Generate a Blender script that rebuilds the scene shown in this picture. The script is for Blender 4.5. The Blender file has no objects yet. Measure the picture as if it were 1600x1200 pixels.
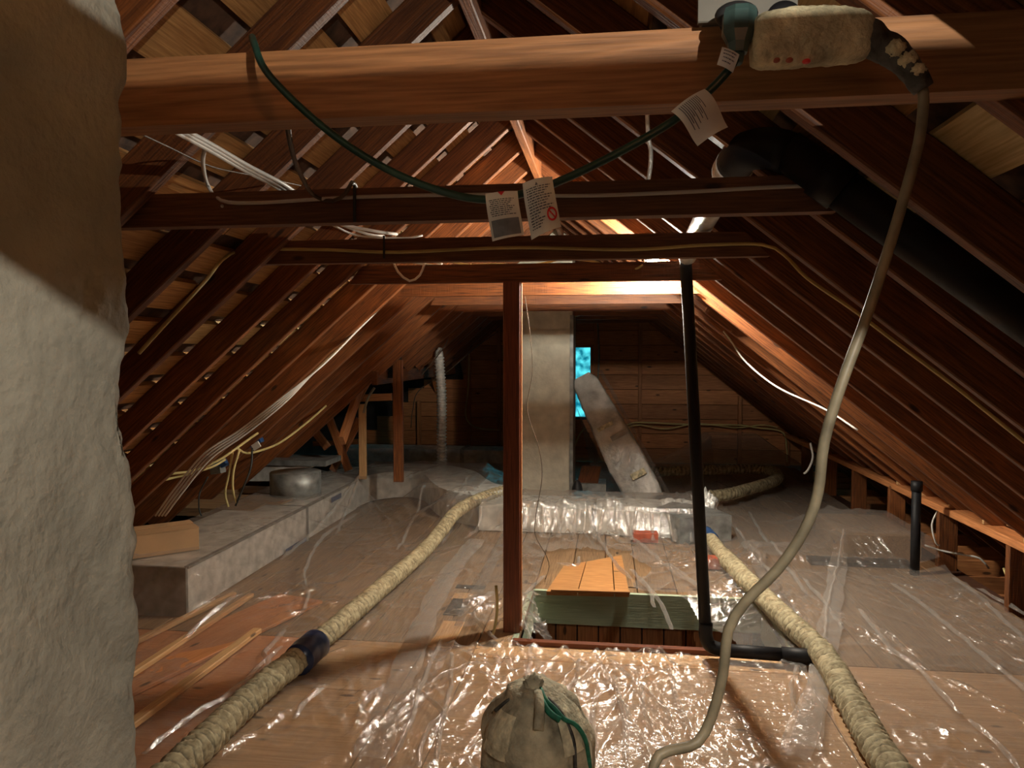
import bpy, bmesh, math, random
import numpy as np
from mathutils import Vector, Matrix, noise
random.seed(7)
R = math.radians
CH = 1.41                      # eye height over the attic floor
sc = bpy.context.scene
col = sc.collection

# ------------------------------------------------------------------ camera, world, lights, exposure
F_PX, YAW, PITCH = 1150.0, 7.43, 2.49
cd = bpy.data.cameras.new('camera'); cam = bpy.data.objects.new('camera', cd); col.objects.link(cam)
cam.location = (0, 0, CH); cam.rotation_euler = (R(90 - PITCH), 0, R(YAW))
cd.sensor_fit = 'HORIZONTAL'; cd.sensor_width = 36.0; cd.lens = 36.0 * F_PX / 1600.0
cd.clip_start = 0.02
sc.camera = cam
sc.view_settings.view_transform = 'Standard'; sc.view_settings.look = 'None'
sc.view_settings.gamma = 1.0; sc.view_settings.use_curve_mapping = False
sc.view_settings.exposure = 0.4

w = bpy.data.worlds.new('world'); sc.world = w; w.use_nodes = True
nt = w.node_tree; nt.nodes.clear()
tc = nt.nodes.new('ShaderNodeTexCoord'); vo = nt.nodes.new('ShaderNodeTexNoise')
vo.inputs['Scale'].default_value = 90; vo.inputs['Detail'].default_value = 5
cr = nt.nodes.new('ShaderNodeValToRGB')
cr.color_ramp.elements[0].position = .38; cr.color_ramp.elements[0].color = (.0, .13, .2, 1)
cr.color_ramp.elements[1].position = .62; cr.color_ramp.elements[1].color = (.12, .75, .85, 1)
bg = nt.nodes.new('ShaderNodeBackground'); bg.inputs['Strength'].default_value = 1.0
wo = nt.nodes.new('ShaderNodeOutputWorld')
nt.links.new(tc.outputs['Generated'], vo.inputs['Vector']); nt.links.new(vo.outputs['Fac'], cr.inputs['Fac'])
nt.links.new(cr.outputs['Color'], bg.inputs['Color']); nt.links.new(bg.outputs[0], wo.inputs[0])

_y, _p = R(YAW), R(PITCH)
FW = Vector((-math.sin(_y) * math.cos(_p), math.cos(_y) * math.cos(_p), -math.sin(_p)))
RT = Vector((math.cos(_y), math.sin(_y), 0)); UP = RT.cross(FW)
def _ray(px, py): return FW * F_PX + RT * (px - 800) - UP * (py - 600)
def at(px, py, Y):
    d = _ray(px, py); return d * (Y / d.y) + Vector((0, 0, CH))
def fl(px, py, z=0.0):
    d = _ray(px, py); return d * ((z - CH) / d.z) + Vector((0, 0, CH))

LAMP = at(1020, 406, 4.22)
def lamp(name, loc, power, color, size):
    l = bpy.data.lights.new(name, 'POINT'); l.energy = power; l.color = color; l.shadow_soft_size = size
    o = bpy.data.objects.new(name, l); col.objects.link(o); o.location = loc; return o
lamp('bulb_light', LAMP, 590, (1.0, .93, .78), .040)
lamp('hand_lamp_light', (.35, -.02, CH + .4435), 34.0, (1.0, .93, .79), .004)
lamp('rear_fill_light', (.9, -1.0, .95), .7, (1.0, .92, .80), .10)  # weak fill added behind the camera

# ------------------------------------------------------------------ materials
M = {}
def newmat(name):
    m = bpy.data.materials.new(name); m.use_nodes = True
    n = m.node_tree; n.nodes.clear()
    out = n.nodes.new('ShaderNodeOutputMaterial'); b = n.nodes.new('ShaderNodeBsdfPrincipled')
    n.links.new(b.outputs[0], out.inputs[0]); M[name] = m
    return m, n, b, out
def N(n, t, **kw):
    x = n.nodes.new(t)
    for k, v in kw.items():
        if k in x.inputs: x.inputs[k].default_value = v
        else: setattr(x, k, v)
    return x
def ramp(n, stops):
    r = n.nodes.new('ShaderNodeValToRGB'); e = r.color_ramp.elements
    while len(e) < len(stops): e.new(.5)
    for i, (p, c) in enumerate(stops): e[i].position = p; e[i].color = (*c, 1)
    return r
def wood(name, c0, c1, rough=.62, grain=1.0, bump=.35, var=.35, saw=0.0, knots=True):
    m, n, b, out = newmat(name); L = n.links.new
    tc = N(n, 'ShaderNodeTexCoord'); oi = N(n, 'ShaderNodeObjectInfo')
    off = N(n, 'ShaderNodeVectorMath', operation='SCALE'); cmb = N(n, 'ShaderNodeCombineXYZ')
    for k in range(3): L(oi.outputs['Random'], cmb.inputs[k])
    L(cmb.outputs[0], off.inputs[0]); off.inputs['Scale'].default_value = 37.0
    add = N(n, 'ShaderNodeVectorMath', operation='ADD'); L(tc.outputs['Object'], add.inputs[0]); L(off.outputs[0], add.inputs[1])
    mp = N(n, 'ShaderNodeMapping'); mp.inputs['Scale'].default_value = (.9 * grain, 19 * grain, 19 * grain); L(add.outputs[0], mp.inputs[0])
    n1 = N(n, 'ShaderNodeTexNoise', Scale=1.3, Detail=3.0, Distortion=.6); L(mp.outputs[0], n1.inputs[0])
    wv = N(n, 'ShaderNodeMath', operation='MULTIPLY'); wv.inputs[1].default_value = 42.0; L(n1.outputs['Fac'], wv.inputs[0])
    sn = N(n, 'ShaderNodeMath', operation='SINE'); L(wv.outputs[0], sn.inputs[0])
    n2 = N(n, 'ShaderNodeTexNoise', Scale=9.0, Detail=6.0); L(mp.outputs[0], n2.inputs[0])
    mx = N(n, 'ShaderNodeMath', operation='MULTIPLY_ADD'); L(sn.outputs[0], mx.inputs[0]); mx.inputs[1].default_value = .085; L(n2.outputs['Fac'], mx.inputs[2])
    r = ramp(n, [(.25, c0), (.8, c1)]); L(mx.outputs[0], r.inputs[0])
    # big soft blotches + per piece variation
    n3 = N(n, 'ShaderNodeTexNoise', Scale=3.0, Detail=3.0); L(add.outputs[0], n3.inputs[0])
    mr = N(n, 'ShaderNodeMapRange'); mr.inputs[1].default_value = .3; mr.inputs[2].default_value = .7; mr.inputs[3].default_value = 1 - var * .6; mr.inputs[4].default_value = 1 + var * .4
    L(n3.outputs['Fac'], mr.inputs[0])
    mr2 = N(n, 'ShaderNodeMapRange'); mr2.inputs[3].default_value = 1 - var; mr2.inputs[4].default_value = 1 + var; L(oi.outputs['Random'], mr2.inputs[0])
    mm = N(n, 'ShaderNodeMath', operation='MULTIPLY'); L(mr.outputs[0], mm.inputs[0]); L(mr2.outputs[0], mm.inputs[1])
    sc_ = N(n, 'ShaderNodeVectorMath', operation='SCALE'); L(r.outputs[0], sc_.inputs[0]); L(mm.outputs[0], sc_.inputs['Scale'])
    last = sc_.outputs[0]
    if knots:
        mk = N(n, 'ShaderNodeMapping'); mk.inputs['Scale'].default_value = (2.2, 6, 6); L(add.outputs[0], mk.inputs[0])
        v = N(n, 'ShaderNodeTexVoronoi', Scale=1.5); L(mk.outputs[0], v.inputs[0])
        kr = ramp(n, [(.07, (.22, .22, .22)), (.12, (1, 1, 1))]); L(v.outputs['Distance'], kr.inputs[0])
        k2 = N(n, 'ShaderNodeMix', data_type='RGBA', blend_type='MULTIPLY'); k2.inputs[0].default_value = 1
        L(last, k2.inputs[6]); L(kr.outputs[0], k2.inputs[7]); last = k2.outputs[2]
    L(last, b.inputs['Base Color']); b.inputs['Roughness'].default_value = rough
    bp = N(n, 'ShaderNodeBump', Strength=bump, Distance=.004); hh = mx.outputs[0]
    if saw:
        ms = N(n, 'ShaderNodeMapping'); ms.inputs['Scale'].default_value = (150, 6, 6); L(add.outputs[0], ms.inputs[0])
        ns = N(n, 'ShaderNodeTexNoise', Scale=1.0, Detail=2.0); L(ms.outputs[0], ns.inputs[0])
        ad = N(n, 'ShaderNodeMath', operation='MULTIPLY_ADD'); L(ns.outputs['Fac'], ad.inputs[0]); ad.inputs[1].default_value = saw; L(hh, ad.inputs[2]); hh = ad.outputs[0]
    L(hh, bp.inputs['Height']); L(bp.outputs[0], b.inputs['Normal'])
    return m
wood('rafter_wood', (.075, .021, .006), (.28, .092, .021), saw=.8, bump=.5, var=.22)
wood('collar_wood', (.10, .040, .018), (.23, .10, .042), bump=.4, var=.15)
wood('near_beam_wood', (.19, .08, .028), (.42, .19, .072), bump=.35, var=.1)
wood('post_wood', (.09, .022, .009), (.23, .065, .025), bump=.3, rough=.45, var=.1, knots=False)
wood('sheathing_wood', (.33, .155, .05), (.66, .37, .14), bump=.4, var=.3)
wood('cream_wood', (.50, .36, .16), (.78, .62, .34), bump=.3, var=.15)
wood('gable_wood', (.30, .105, .035), (.60, .25, .09), bump=.4, var=.25)
wood('floor_wood', (.17, .10, .05), (.37, .235, .125), bump=.25, var=.16)
wood('panel_wood', (.36, .20, .09), (.56, .35, .18), bump=.15, var=.10, grain=.6)
wood('orange_wood', (.42, .15, .05), (.62, .27, .10), bump=.15, var=.15)
wood('lid_wood', (.36, .15, .04), (.68, .35, .13), bump=.35, var=.08, grain=1.4)
wood('pine_wood', (.50, .27, .11), (.70, .44, .21), bump=.2, var=.1)
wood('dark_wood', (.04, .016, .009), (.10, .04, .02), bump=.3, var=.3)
wood('green_paint', (.40, .50, .36), (.55, .65, .48), bump=.3, var=.05, knots=False)

def plain(name, c, rough=.6, metal=0.0, nscale=20, namp=.15, bump=0.0, bscale=None, coords='Object', spec=None):
    m, n, b, out = newmat(name); L = n.links.new
    tc = N(n, 'ShaderNodeTexCoord'); no = N(n, 'ShaderNodeTexNoise', Scale=nscale, Detail=5.0); L(tc.outputs[coords], no.inputs[0])
    d = tuple(max(0, x * (1 - namp * 1.6)) for x in c); e = tuple(min(1, x * (1 + namp)) for x in c)
    r = ramp(n, [(.3, d), (.7, e)]); L(no.outputs['Fac'], r.inputs[0]); L(r.outputs[0], b.inputs['Base Color'])
    b.inputs['Roughness'].default_value = rough; b.inputs['Metallic'].default_value = metal
    if spec is not None: b.inputs['Specular IOR Level'].default_value = spec
    if bump:
        n2 = N(n, 'ShaderNodeTexNoise', Scale=bscale or nscale, Detail=6.0); L(tc.outputs[coords], n2.inputs[0])
        bp = N(n, 'ShaderNodeBump', Strength=bump, Distance=.01); L(n2.outputs['Fac'], bp.inputs['Height']); L(bp.outputs[0], b.inputs['Normal'])
    return m
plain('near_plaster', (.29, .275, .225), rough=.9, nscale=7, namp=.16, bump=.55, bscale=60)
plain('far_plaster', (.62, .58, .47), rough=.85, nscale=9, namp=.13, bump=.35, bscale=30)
plain('duct_metal', (.70, .71, .68), rough=.45, metal=.15, nscale=11, namp=.24, bump=.15, bscale=40)
plain('dull_metal', (.30, .31, .30), rough=.5, metal=.5, nscale=12, namp=.3)
plain('foil', (.88, .88, .84), rough=.30, metal=.35, nscale=30, namp=.15, bump=.8, bscale=60)
plain('white_wrap', (.55, .53, .49), rough=.28, nscale=6, namp=.3, bump=1.0, bscale=22)
plain('black_plastic', (.008, .008, .010), rough=.55, nscale=8, namp=.3, spec=.3)
plain('black_rubber', (.02, .022, .02), rough=.5, nscale=30, namp=.3)
plain('green_rubber', (.012, .05, .038), rough=.38, nscale=30, namp=.2)
plain('green_plug', (.045, .085, .08), rough=.35, nscale=30, namp=.2)
plain('white_cable', (.72, .70, .66), rough=.45, nscale=5, namp=.06)
plain('yellow_cable', (.60, .49, .21), rough=.45, nscale=8, namp=.15)
plain('brown_cable', (.10, .07, .045), rough=.5, nscale=8, namp=.3)
plain('beige_cord', (.23, .20, .135), rough=.5, nscale=25, namp=.3)
plain('grime', (.62, .55, .36), rough=.8, nscale=28, namp=.4, bump=.9, bscale=70)
plain('cardboard', (.50, .31, .16), rough=.8, nscale=6, namp=.08)
plain('grey_box', (.13, .12, .10), rough=.6, nscale=10, namp=.2)
plain('blue_plastic', (.02, .07, .20), rough=.45, nscale=14, namp=.3)
plain('navy_rubber', (.015, .035, .10), rough=.3, nscale=12, namp=.3)
plain('brick_red', (.36, .085, .045), rough=.8, nscale=25, namp=.2, bump=.4)
plain('canvas', (.50, .45, .32), rough=.9, nscale=14, namp=.4, bump=.7, bscale=70)
plain('canvas_light', (.66, .60, .42), rough=.9, nscale=30, namp=.3, bump=.7, bscale=70)
plain('canvas_dark', (.07, .066, .058), rough=.55, nscale=45, namp=.6, bump=.6)
plain('twine', (.015, .17, .10), rough=.7, nscale=60, namp=.3)
plain('red_print', (.6, .02, .03), rough=.6, nscale=30, namp=.05)
plain('ink', (.10, .11, .15), rough=.6, nscale=60, namp=.2)
plain('shingle', (.10, .05, .028), rough=.9, nscale=20, namp=.4)
plain('outer', (.03, .022, .018), rough=.9, nscale=10, namp=.3)
plain('charred', (.018, .018, .02), rough=.6, nscale=15, namp=.3)
plain('tag_paper', (.66, .67, .68), rough=.55, nscale=12, namp=.06)

# worn lagging: tan cloth, colour darkened along the overlaps of the wrap (attribute written by the mesh)
m, n, b, out = newmat('lagging'); L = n.links.new
tc = N(n, 'ShaderNodeTexCoord'); no = N(n, 'ShaderNodeTexNoise', Scale=34.0, Detail=6.0, Distortion=.8); L(tc.outputs['Object'], no.inputs[0])
at_ = N(n, 'ShaderNodeAttribute'); at_.attribute_name = 'crease'
n5 = N(n, 'ShaderNodeTexNoise', Scale=5.0, Detail=3.0); L(tc.outputs['Object'], n5.inputs[0])
r = ramp(n, [(.30, (.21, .165, .09)), (.62, (.50, .43, .27))]); L(no.outputs['Fac'], r.inputs[0])
ad = N(n, 'ShaderNodeMath', operation='MULTIPLY_ADD'); L(n5.outputs['Fac'], ad.inputs[0]); ad.inputs[1].default_value = 2.0; ad.inputs[2].default_value = -.25
mu = N(n, 'ShaderNodeMath', operation='MULTIPLY'); L(ad.outputs[0], mu.inputs[0]); L(at_.outputs['Fac'], mu.inputs[1]); mu.use_clamp = True
mx = N(n, 'ShaderNodeMix', data_type='RGBA'); L(mu.outputs[0], mx.inputs[0]); L(r.outputs[0], mx.inputs[6]); mx.inputs[7].default_value = (.022, .017, .011, 1); L(mx.outputs[2], b.inputs['Base Color'])
b.inputs['Roughness'].default_value = .85
bp = N(n, 'ShaderNodeBump', Strength=.6, Distance=.005); L(no.outputs['Fac'], bp.inputs['Height']); L(bp.outputs[0], b.inputs['Normal'])

# polythene film, nothing but transparency, gloss and a little milk
def film(name, milk, gloss=.16, rough=.12, tint=(.95, .93, .91)):
    m = bpy.data.materials.new(name); m.use_nodes = True; n = m.node_tree; n.nodes.clear(); L = n.links.new; M[name] = m
    out = n.nodes.new('ShaderNodeOutputMaterial')
    tc = N(n, 'ShaderNodeTexCoord'); n1 = N(n, 'ShaderNodeTexNoise', Scale=34.0, Detail=4.0, Distortion=1.2); L(tc.outputs['Object'], n1.inputs[0])
    bp = N(n, 'ShaderNodeBump', Strength=.8, Distance=.008); L(n1.outputs['Fac'], bp.inputs['Height'])
    tr = N(n, 'ShaderNodeBsdfTransparent'); tr.inputs['Color'].default_value = (*tint, 1)
    df = N(n, 'ShaderNodeBsdfDiffuse'); df.inputs['Color'].default_value = (.62, .58, .54, 1)
    gl = N(n, 'ShaderNodeBsdfGlossy'); gl.inputs['Roughness'].default_value = rough; gl.inputs['Color'].default_value = (1, 1, 1, 1)
    L(bp.outputs[0], gl.inputs['Normal'])
    lw = N(n, 'ShaderNodeLayerWeight', Blend=.35); L(bp.outputs[0], lw.inputs['Normal'])
    lf = N(n, 'ShaderNodeLayerWeight', Blend=.5); pw = N(n, 'ShaderNodeMath', operation='POWER'); L(lf.outputs['Facing'], pw.inputs[0]); pw.inputs[1].default_value = 3.0
    mk_ = N(n, 'ShaderNodeMath', operation='MULTIPLY_ADD'); L(pw.outputs[0], mk_.inputs[0]); mk_.inputs[1].default_value = .28; mk_.inputs[2].default_value = milk
    m1 = N(n, 'ShaderNodeMixShader'); L(mk_.outputs[0], m1.inputs[0]); L(tr.outputs[0], m1.inputs[1]); L(df.outputs[0], m1.inputs[2])
    mr = N(n, 'ShaderNodeMapRange'); mr.inputs[3].default_value = gloss * .35; mr.inputs[4].default_value = gloss * .85; L(lw.outputs['Facing'], mr.inputs[0])
    m2 = N(n, 'ShaderNodeMixShader'); L(mr.outputs[0], m2.inputs[0]); L(m1.outputs[0], m2.inputs[1]); L(gl.outputs[0], m2.inputs[2]); L(m2.outputs[0], out.inputs[0])
film('film_clear', .07, .38, .17)
film('film_milky', .11, .42, .20)
film('film_hem', .18, .34, .15)

m, n, b, out = newmat('glow_bulb'); b.inputs['Emission Color'].default_value = (1, .92, .78, 1); b.inputs['Emission Strength'].default_value = 60
m, n, b, out = newmat('red_led'); b.inputs['Base Color'].default_value = (.5, .02, .02, 1); b.inputs['Emission Color'].default_value = (1, .05, .03, 1); b.inputs['Emission Strength'].default_value = .02
m, n, b, out = newmat('pane_glass'); b.inputs['Base Color'].default_value = (.85, 1, 1, 1); b.inputs['Transmission Weight'].default_value = 1; b.inputs['Roughness'].default_value = .05; b.inputs['IOR'].default_value = 1.1

# ------------------------------------------------------------------ builders
def link(o, parent=None):
    col.objects.link(o)
    if parent is not None: o.parent = parent
    return o
def mesh(name, vs, fs, mat, parent=None, smooth=False, origin=None):
    me = bpy.data.meshes.new(name)
    if origin is not None: vs = [Vector(v) - Vector(origin) for v in vs]
    me.from_pydata([tuple(v) for v in vs], [], fs); me.update()
    if smooth: me.polygons.foreach_set('use_smooth', [True] * len(me.polygons))
    if isinstance(mat, (list, tuple)):
        for q in mat: me.materials.append(M[q])
    else: me.materials.append(M[mat])
    o = bpy.data.objects.new(name, me); link(o, parent)
    if origin is not None:
        o.location = Vector(origin)
        if parent is not None: o.location = Vector(origin) - parent.matrix_basis.translation
    elif parent is not None: o.location = -parent.matrix_basis.translation
    return o
CUBE = [(-.5, -.5, -.5), (.5, -.5, -.5), (.5, .5, -.5), (-.5, .5, -.5), (-.5, -.5, .5), (.5, -.5, .5), (.5, .5, .5), (-.5, .5, .5)]
CF = [(0, 3, 2, 1), (4, 5, 6, 7), (0, 1, 5, 4), (1, 2, 6, 5), (2, 3, 7, 6), (3, 0, 4, 7)]
def board(name, p0, p1, wv, tv, mat, parent=None, seg=1, rough=0.0, bev=True):
    """timber from p0 to p1 (centre line), wv = half-free width vector (full width), tv = thickness vector"""
    p0, p1, wv, tv = Vector(p0), Vector(p1), Vector(wv), Vector(tv)
    X = (p1 - p0); Ln = X.length; X.normalize(); Y = wv.normalized(); Z = X.cross(Y).normalized()
    W, T = wv.length, abs(tv.dot(Z)) or tv.length
    ys = W / 2; zs = T / 2; e = min(.004, ys * .3, zs * .3) if bev else 0
    prof = [(-ys + e, -zs), (ys - e, -zs), (ys, -zs + e), (ys, zs - e), (ys - e, zs), (-ys + e, zs), (-ys, zs - e), (-ys, -zs + e)] if bev else [(-ys, -zs), (ys, -zs), (ys, zs), (-ys, zs)]
    k = len(prof); vs = []; fs = []
    for i in range(seg + 1):
        x = -Ln / 2 + Ln * i / seg
        dy = dz = 0
        if rough:
            dy = rough * (random.random() - .5); dz = rough * (random.random() - .5)
        for (a, c) in prof: vs.append((x, a + dy, c + dz))
    for i in range(seg):
        for j in range(k):
            a = i * k + j; c = i * k + (j + 1) % k
            fs.append((a, a + k, c + k, c))
    fs.append(tuple(range(k))); fs.append(tuple(reversed(range(seg * k, seg * k + k))))
    me = bpy.data.meshes.new(name); me.from_pydata(vs, [], fs); me.update(); me.materials.append(M[mat])
    o = bpy.data.objects.new(name, me); link(o, parent)
    mw = Matrix((X, Y, Z)).transposed().to_4x4(); mw.translation = (p0 + p1) / 2
    if parent is not None: mw.translation -= parent.matrix_basis.translation
    o.matrix_basis = mw
    return o
def box(name, lo, hi, mat, parent=None, bev=False):
    lo, hi = Vector(lo), Vector(hi); c = (lo + hi) / 2; d = hi - lo
    if parent is None:      # keep top-level boxes unrotated, they carry parts
        return mesh(name, [c + Vector((u * d.x, v * d.y, w_ * d.z)) for (u, v, w_) in CUBE], CF, mat, origin=c)
    ax = max(range(3), key=lambda i: d[i]); u = Vector((0, 0, 0)); u[ax] = d[ax] / 2
    o1, o2 = [i for i in range(3) if i != ax]
    a = Vector((0, 0, 0)); a[o1] = d[o1]; t = Vector((0, 0, 0)); t[o2] = d[o2]
    return board(name, c - u, c + u, a, t, mat, parent, bev=bev)
def tag(o, label=None, cat=None, group=None, kind=None):
    if label: o['label'] = label
    if cat: o['category'] = cat
    if group: o['group'] = group
    if kind: o['kind'] = kind
    return o
def empty(name, loc, **kw):
    o = bpy.data.objects.new(name, None); col.objects.link(o); o.location = loc; o.empty_display_size = .05
    return tag(o, **kw)
def smooth_path(pts, step):
    P = [Vector(p) for p in pts]; out = []
    for i in range(len(P) - 1):
        a = P[i - 1] if i else P[i] * 2 - P[i + 1]; b_, c = P[i], P[i + 1]; d = P[i + 2] if i + 2 < len(P) else c * 2 - b_
        k = max(2, int((c - b_).length / step))
        for j in range(k):
            t = j / k
            out.append(.5 * ((2 * b_) + (c - a) * t + (2 * a - 5 * b_ + 4 * c - d) * t * t + (3 * b_ - a - 3 * c + d) * t ** 3))
    out.append(P[-1]); return out
def tube(name, pts, r, mat, parent=None, sides=10, step=.03, rf=None, sect=None, smooth=True, straight=False):
    P = [Vector(p) for p in pts] if straight else smooth_path(pts, step)
    vs = []; fs = []; s = 0.0; crs = []
    t0 = (P[1] - P[0]).normalized(); nrm = t0.orthogonal().normalized()
    if sect: # keep "up" frame for boxy sections
        nrm = Vector((0, 0, 1))
    for i, p in enumerate(P):
        t = (P[min(i + 1, len(P) - 1)] - P[max(i - 1, 0)]).normalized()
        if i: s += (P[i] - P[i - 1]).length
        if not sect: nrm = (nrm - t * nrm.dot(t)).normalized()
        else: nrm = (Vector((0, 0, 1)) - t * t.z).normalized()
        bn = t.cross(nrm)
        for j in range(sides):
            a = 2 * math.pi * j / sides
            if sect:
                u, v = sect[j]; vs.append(p + bn * u + nrm * v)
            else:
                rr = r * (rf(s, a) if rf else 1.0)
                if hasattr(rf, 'cr'): crs.append(rf.cr(s, a))
                vs.append(p + (bn * math.cos(a) + nrm * math.sin(a)) * rr)
    k = sides
    for i in range(len(P) - 1):
        for j in range(k):
            a = i * k + j; c = i * k + (j + 1) % k
            fs.append((a, c, c + k, a + k))
    fs.append(tuple(reversed(range(k)))); fs.append(tuple(range((len(P) - 1) * k, len(P) * k)))
    o = mesh(name, vs, fs, mat, parent, smooth=smooth and not sect, origin=P[0])
    if crs: o.data.attributes.new('crease', 'FLOAT', 'POINT').data.foreach_set('value', crs)
    return o
def blob(name, c, rad, mat, parent=None, nu=28, nv=18, amp=.05, fr=6.0, seed=0, f=None):
    vs = []; fs = []; c = Vector(c)
    for i in range(nv + 1):
        th = math.pi * i / nv
        for j in range(nu):
            ph = 2 * math.pi * j / nu
            d = Vector((math.sin(th) * math.cos(ph), math.sin(th) * math.sin(ph), math.cos(th)))
            k = 1 + amp * noise.noise(d * fr + Vector((seed, seed * 2, 0)))
            if f: k *= f(th, ph)
            vs.append(c + Vector((d.x * rad[0] * k, d.y * rad[1] * k, d.z * rad[2] * k)))
    for i in range(nv):
        for j in range(nu):
            a = i * nu + j; b2 = i * nu + (j + 1) % nu
            fs.append((a, a + nu, b2 + nu, b2))
    return mesh(name, vs, fs, mat, parent, smooth=True, origin=c)
def prism(name, outline, axis, lo, hi, mat, parent=None, origin=None):
    """outline of 2-D points extruded along axis 'y' (x,z) or 'z' (x,y)"""
    k = len(outline); vs = []
    oy = origin[1] if origin is not None and axis == 'y' else 0
    for h in (lo, hi):
        for (a, c) in outline: vs.append((a, h + oy, c) if axis == 'y' else (a, c, h))
    fs = [tuple(range(k)), tuple(reversed(range(k, 2 * k)))] + [(i, i + k, (i + 1) % k + k, (i + 1) % k) for i in range(k)]
    o = mesh(name, vs, fs, mat, parent, origin=origin)
    bm = bmesh.new(); bm.from_mesh(o.data); bmesh.ops.recalc_face_normals(bm, faces=bm.faces); bm.to_mesh(o.data); bm.free()
    return o

# ------------------------------------------------------------------ roof geometry numbers
XR = -.43
def zr(x): return CH + .76 - .80 * x          # underside of the right rafters
def zl(x): return CH + 1.50 + .87 * x         # underside of the left rafters
Z0, Z1 = CH + .345, CH + .435                 # collar beams
Y_BACK, Y_FRONT = 9.45, -1.7
RD = .150                                     # vertical depth of a rafter
RI = dict(l=[1.01 + .43 * k for k in range(-6, 20)], r=[1.115 + .43 * k for k in range(-6, 20)])
nl = Vector((-.87, 0, 1)).normalized(); nr = Vector((.8, 0, 1)).normalized()
dl = Vector((-1, 0, -.87)).normalized(); dr = Vector((1, 0, -.8)).normalized()
YX = 6.28; XH = -1.98                         # the left roof opens into a side gable behind YX, outside XH

ceiling = mesh('ceiling', *(lambda a: (a[0], a[1]))((
    [(XR, Y_FRONT, zr(XR) + RD + .035), (3.3, Y_FRONT, zr(3.3) + RD + .035), (3.3, Y_BACK + .2, zr(3.3) + RD + .035), (XR, Y_BACK + .2, zr(XR) + RD + .035),
     (XR, Y_FRONT, zr(XR) + RD + .075), (3.3, Y_FRONT, zr(3.3) + RD + .075), (3.3, Y_BACK + .2, zr(3.3) + RD + .075), (XR, Y_BACK + .2, zr(XR) + RD + .075)],
    CF)), 'shingle')
tag(ceiling, label='steep attic roof of reddish rafters, open boards and shingles', kind='structure')
def slab_left(x0, x1, y0, y1):
    return mesh('shingle_layer', [(x0, y0, zl(x0) + RD + .035), (x1, y0, zl(x1) + RD + .035), (x1, y1, zl(x1) + RD + .035), (x0, y1, zl(x0) + RD + .035),
          (x0, y0, zl(x0) + RD + .075), (x1, y0, zl(x1) + RD + .075), (x1, y1, zl(x1) + RD + .075), (x0, y1, zl(x0) + RD + .075)],
          CF, 'shingle', ceiling)
slab_left(-3.6, XH, Y_FRONT, YX + .1); slab_left(XH, XR + .02, Y_FRONT, Y_BACK + .2)
# rafters
for y in RI['l']:
    if y > Y_BACK - .1: continue
    xe = -3.25 if y < YX else XH
    a = Vector((XR - .02, y, zl(XR - .02) + RD / 2)); c = Vector((xe, y, zl(xe) + RD / 2))
    board('rafter', a, c, nl * (RD * nl.z), (0, .042, 0), 'rafter_wood', ceiling, seg=6, rough=.003)
for y in RI['r']:
    if y > Y_BACK - .1: continue
    a = Vector((XR + .02, y, zr(XR + .02) + RD / 2)); c = Vector((3.1, y, zr(3.1) + RD / 2))
    board('rafter', a, c, nr * (RD * nr.z), (0, .042, 0), 'rafter_wood', ceiling, seg=6, rough=.003)
board('ridge_board', (XR, Y_FRONT, CH + 1.13), (XR, Y_BACK, CH + 1.13), (0, 0, .17), (.04, 0, 0), 'rafter_wood', ceiling)
# skip sheathing: spaced boards, most broken over a few lengths
def sheath(side):
    x_end = 3.9; s = .09
    while s < 4.35:
        wd = .142 + random.uniform(-.02, .012)
        if side == 'l':
            x = XR + dl.x * s; base = Vector((x, 0, zl(x))) + nl * (RD * nl.z + .013); wv = dl * wd; nn = nl
            y1 = Y_BACK if x > XH + .05 else YX + .05
        else:
            x = XR + dr.x * s; base = Vector((x, 0, zr(x))) + nr * (RD * nr.z + .013); wv = dr * wd; nn = nr; y1 = Y_BACK
        y = Y_FRONT + random.uniform(0, 1.5); cuts = [Y_FRONT]
        while y < y1 - .6: cuts.append(y); y += random.choice((1.72, 2.15, 2.58, 3.01))
        cuts.append(y1)
        for q in range(len(cuts) - 1):
            j = wv.normalized() * random.uniform(-.008, .008)
            mt = 'cream_wood' if random.random() < .12 else 'sheathing_wood'
            board('sheathing_board', base + j + Vector((0, cuts[q] + .003, 0)), base + j + Vector((0, cuts[q + 1] - .003, 0)), wv, nn * .024, mt, ceiling, bev=False)
        s += .205
sheath('l'); sheath('r')
# collar beams
CY = [1.05 + .857 * k for k in range(-2, 10)]
for i, y in enumerate(CY):
    xl = (Z1 - CH - 1.50) / .87 - .02; xr = (.76 - (Z1 - CH)) / .8 + .03
    z0, z1 = Z0, Z1
    if i == 2: z0, z1 = CH + .342, CH + .443; xr += .16
    ends = [(xl - .06, z0), (xr + .10, z0), (xr, z1), (xl, z1)]
    if i == 4: ends = [(xl - .22, z0), (xr + .14, z0), (xr + .05, z1), (xl - .18, z1)]
    if i in (3,): ends = [(xl - .25, z0), (xr + .12, z0), (xr, z1), (xl - .2, z1)]
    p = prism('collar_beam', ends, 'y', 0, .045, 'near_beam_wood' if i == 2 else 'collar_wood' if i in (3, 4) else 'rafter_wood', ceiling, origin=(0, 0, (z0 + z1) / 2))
    p.location.y = y

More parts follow.
